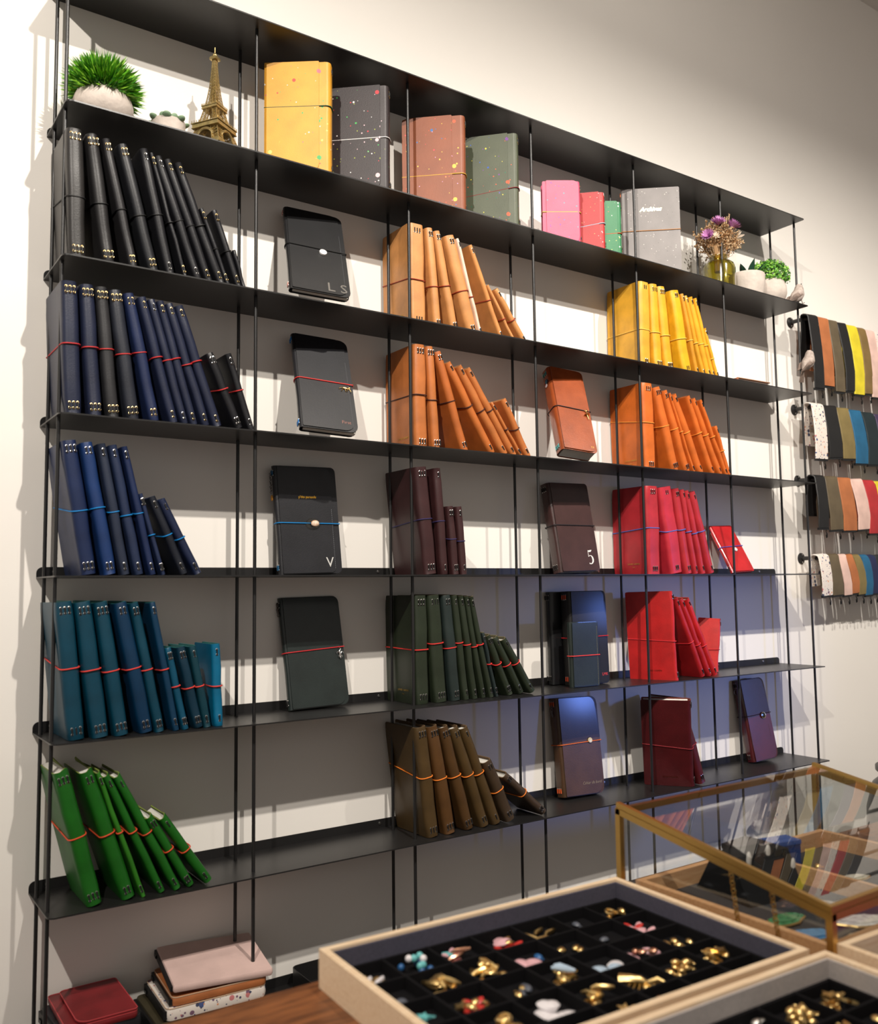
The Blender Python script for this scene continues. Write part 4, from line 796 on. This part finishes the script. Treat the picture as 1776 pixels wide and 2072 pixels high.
Bc = {(6,0): [(MIX,'g',9)], (5,0): [(O,'g',12)], (4,0): [(SH,'s',5), (O,'s',4)], (3,0): [(O,'s',3), (SH,'w',2)], (6,1): [(O,'g',7)], (5,1): [(['bar','oval'],'g',11)], (4,1): [(O,'s',5)], (6,2): [(MIX,'g',6)]}
for (i, j), sp_ in Bc.items(): fill(cellB, i, j, sp_, 'pale')
# tray on the right in front of the case
t = thing('wooden_tray', 'wooden tray with dark lining and magenta cloth at the right edge', 'tray', (.594, -1.1905, ZT+.0003), (0, 0, TY)); w, d, h, e = .44, .29, .041, .0085
for c, s in (((w/2, -e/2, h/2), (w, e, h)), ((w/2, -d+e/2, h/2), (w, e, h)), ((e/2, -d/2, h/2), (e, d-2*e, h)), ((w-e/2, -d/2, h/2), (e, d-2*e, h))): MB().box(c, s).build('side', M_tray, t)
MB().box((w/2, -d/2, .004), (w-2*e, d-2*e, .008)).build('base', M_lin, t)
o = MB().box((0,0,.006), (.15,.11,.011)).build('cloth', mat('magenta_cloth', (140,30,100), .8, noise=(60,.2))); o.location = (.735, -1.275, ZT+.0088); o.rotation_euler = (0,0,.3); tag(o, 'folded magenta cloth lying in the right wooden tray', 'cloth')
# glass case with a sloping lid
x0, x1, yb, yf = .592, 1.050, -.872, -1.186; zb, zf, z0 = -.339, -.392, ZT+.0003
t = thing('display_case', 'brass framed glass jewellery case with sloping lid', 'display case', (0, 0, 0))
r = .0042
def bar(a, b, nm='frame_bar', rr=r):
    a, b = Vector(a), Vector(b); d_ = (b-a); q = MB().box((0,0,0), (rr*2, rr*2, d_.length+rr*1.6)); o = q.build(nm, M_brass, t); o.location = (a+b)/2; o.rotation_euler = d_.to_track_quat('Z', 'Y').to_euler(); return o
P = {'lb': (x0,yb), 'rb': (x1,yb), 'rf': (x1,yf), 'lf': (x0,yf)}
TZ = {'lb': zb, 'rb': zb, 'rf': zf, 'lf': zf}
for k in P: bar(P[k]+(z0+r,), P[k]+(TZ[k],))
for a_, b_ in (('lb','rb'), ('rb','rf'), ('rf','lf'), ('lf','lb')): bar(P[a_]+(TZ[a_],), P[b_]+(TZ[b_],)); bar(P[a_]+(z0+r,), P[b_]+(z0+r,))
# the lid has its own thin frame just above
for a_, b_ in (('rb','rf'), ('rf','lf'), ('lf','lb')): bar(P[a_]+(TZ[a_]+.0082,), P[b_]+(TZ[b_]+.0082,), 'lid_frame', .0034)
M_glass = glass('case_glass', (.97,.98,.975), .01, 1.15)
def pane(pts, nv):
    nv = Vector(nv)*.0009; MB().add([Vector(p)-nv for p in pts] + [Vector(p)+nv for p in pts], [(0,1,2,3), (7,6,5,4)] + [(i, 4+i, 4+(i+1) % 4, (i+1) % 4) for i in range(4)]).build('glass_pane', M_glass, t)
g_ = .003
pane([(x0,yb-g_,z0+.008), (x0,yf+g_,z0+.008), (x0,yf+g_,zf-g_), (x0,yb-g_,zb-g_)], (1,0,0)); pane([(x1,yb-g_,z0+.008), (x1,yf+g_,z0+.008), (x1,yf+g_,zf-g_), (x1,yb-g_,zb-g_)], (1,0,0))
pane([(x0+g_,yb,z0+.008), (x1-g_,yb,z0+.008), (x1-g_,yb,zb-g_), (x0+g_,yb,zb-g_)], (0,1,0)); pane([(x0+g_,yf,z0+.008), (x1-g_,yf,z0+.008), (x1-g_,yf,zf-g_), (x0+g_,yf,zf-g_)], (0,1,0))
pane([(x0+.002,yb-.002,zb+.0082), (x1-.002,yb-.002,zb+.0082), (x1-.002,yf+.002,zf+.0082), (x0+.002,yf+.002,zf+.0082)], (0,0,1))
for (ya, dz) in ((-1.048, .0), (-1.105, .0)):
    q = MB(); za = zb + (zf-zb)*(ya-yb)/(yf-yb)
    n_ = int((za-z0-.012)/.0044)
    for k in range(n_): q.ring((x0+.0085, ya-.0006*k, za-.006-.0044*k), .0031, .0008, 'y' if k % 2 else 'x', 8)
    q.build('lid_chain', M_brass, t, True)
# wooden inner tray of the case
t = thing('case_tray', 'light wooden divided tray inside the glass case', 'tray', (0, 0, 0)); a0, a1, b0, b1, hz = .612, 1.034, -1.172, -.889, .030
for c, s in ((((a0+a1)/2, b1, z0+hz/2), (a1-a0+.010, .010, hz)), (((a0+a1)/2, b0, z0+hz/2), (a1-a0+.010, .010, hz)), ((a0, (b0+b1)/2, z0+hz/2), (.010, b1-b0-.010, hz)), ((a1, (b0+b1)/2, z0+hz/2), (.010, b1-b0-.010, hz)), ((.842, (b0+b1)/2, z0+hz/2), (.008, b1-b0-.010, hz))):
    MB().box(c, s).build('side', M_tray2, t)
MB().box(((a0+a1)/2, (b0+b1)/2, z0+.003), (a1-a0-.010, b1-b0-.010, .006)).build('base', mat('slate_felt', (46,46,50), .95), t)
zi = z0 + .0064
t = thing('earring_display', 'black velvet wedge display with pearl earrings inside the glass case', 'display stand', (.755, -.955, zi), (0,0,R(-8)))
MB().prism([(-.055,0), (.045,0), (.010,.056), (-.026,.056)], -.052, .052, 'x').build('wedge', mat('black_velvet', (26,26,28), .9, 0, .2), t)
Mprl = mat('pearl_white', (232,226,220), .2, coat=.5)
for k, (x, z) in enumerate(((-.034,.048), (.010,.050), (.044,.026))):
    o = MB().ell((0,0,.012), (.0055,.0022,.0115), 8, 6).ring((0,0,-.002), .0022, .0006, 'y', 8, 1).ell((0,0,-.008), (.0052,.0052,.0052), 10, 7).build('earring', [Mprl, M_silver], None, True)
    o.location = (.755+x, -1.014 + (z*.62), zi+z*.85); tag(o, 'pearl drop earring on the black wedge display, %s from left' % ORD[k], 'earring', 'pearl earrings on the wedge')
for k, (x, y, rx, ry, c, nm_, lb) in enumerate(((.690,-1.060,.030,.014,(62,128,84),'enamel_dish','flat green enamel brooch in the glass case'), (.672,-1.110,.028,.016,(70,130,176),'blue_brooch','oval blue glitter brooch in the glass case'), (.760,-1.118,.036,.018,(206,206,204),'stone_slice','large white stone slice at the front of the glass case'), (.772,-1.058,.026,.014,(186,178,170),'stone_slice','small greyish stone slice behind the white one in the glass case'), (.725,-1.150,.030,.010,(190,178,148),'beaded_brooch','gold and white beaded brooch near the case front'), (.905,-1.020,.030,.010,(226,220,204),'shell_charm','long white shell right of the case divider'), (.890,-1.075,.022,.012,(212,208,206),'shell_charm','short white shell right of the case divider'), (.945,-1.060,.024,.016,(196,190,184),'shell_charm','pale round shell at the right of the case'))):
    rq = random.Random(k+3); out = [((rx*(1+rq.uniform(-.12,.12)))*math.cos(2*PI*i/22), (ry*(1+rq.uniform(-.12,.12)))*math.sin(2*PI*i/22)) for i in range(22)]
    q = MB().prism(out, 0, .0042).prism([(px*.72, py*.72) for px, py in out], .0042, .0060); q.tube([(px*1.01, py*1.01, .0024) for px, py in out], .0016, 5, True, 1)
    o = q.build(nm_, [mat('stone', c, .25, noise=(160,.25), coat=.4), M_gold], None); o.location = (x, y, zi+.0003); o.rotation_euler = (0, 0, rq.uniform(-.6,.6)); tag(o, lb, 'jewellery')
for k in range(3):
    o = MB().ell((0,0,.0055), (.0055,.0055,.0055), 10, 7).tube([(.006,0,.004), (.016,.002,.003)], .0012, 5).build('ear_stud', M_gold, None, True); o.location = (.862+.022*k, -.945-.010*k, zi); tag(o, 'small gold stud behind the shells in the case, %s from left' % ORD[k], 'earring', 'gold studs in the case')
t = thing('ring_box', 'small black box standing at the back of the glass case', 'box', (.800, -.917, zi), (0,0,R(5))); MB().box((0,0,.021), (.060,.034,.042)).build('box_body', mat('box_black', (24,24,26), .5), t); MB().box((0,0,.0455), (.062,.036,.007)).build('lid', mat('box_lid', (30,30,33), .5), t)
t = thing('jewel_card', 'blue jewellery box leaning at the back right of the case', 'box', (.880, -.912, zi), (0,0,R(-12))); MB().box((0,0,.016), (.070,.030,.032)).build('box_body', mat('box_blue', (34,62,124), .45), t); MB().box((0,0,.0350), (.072,.032,.006)).build('lid', mat('box_blue_lid', (48,84,158), .4), t)
# dark urn at the right edge
t = thing('lidded_jar', 'rounded black jar with lid behind the glass case at the right edge', 'jar', (2.475, -.318, -1.4))
MB().lathe([(.0001,0), (.12,0), (.165,.05), (.183,.2), (.186,.55), (.180,.68), (.160,.755), (.125,.785), (.0001,.788)], 40).build('jar_body', mat('jar_black', (30,29,28), .35, bump=(40,.1)), t, True)
MB().lathe([(.0001,.788), (.142,.7885), (.150,.795), (.150,.808), (.138,.816), (.0001,.82)], 36).build('lid', mat('jar_lid', (24,23,23), .4), t, True)
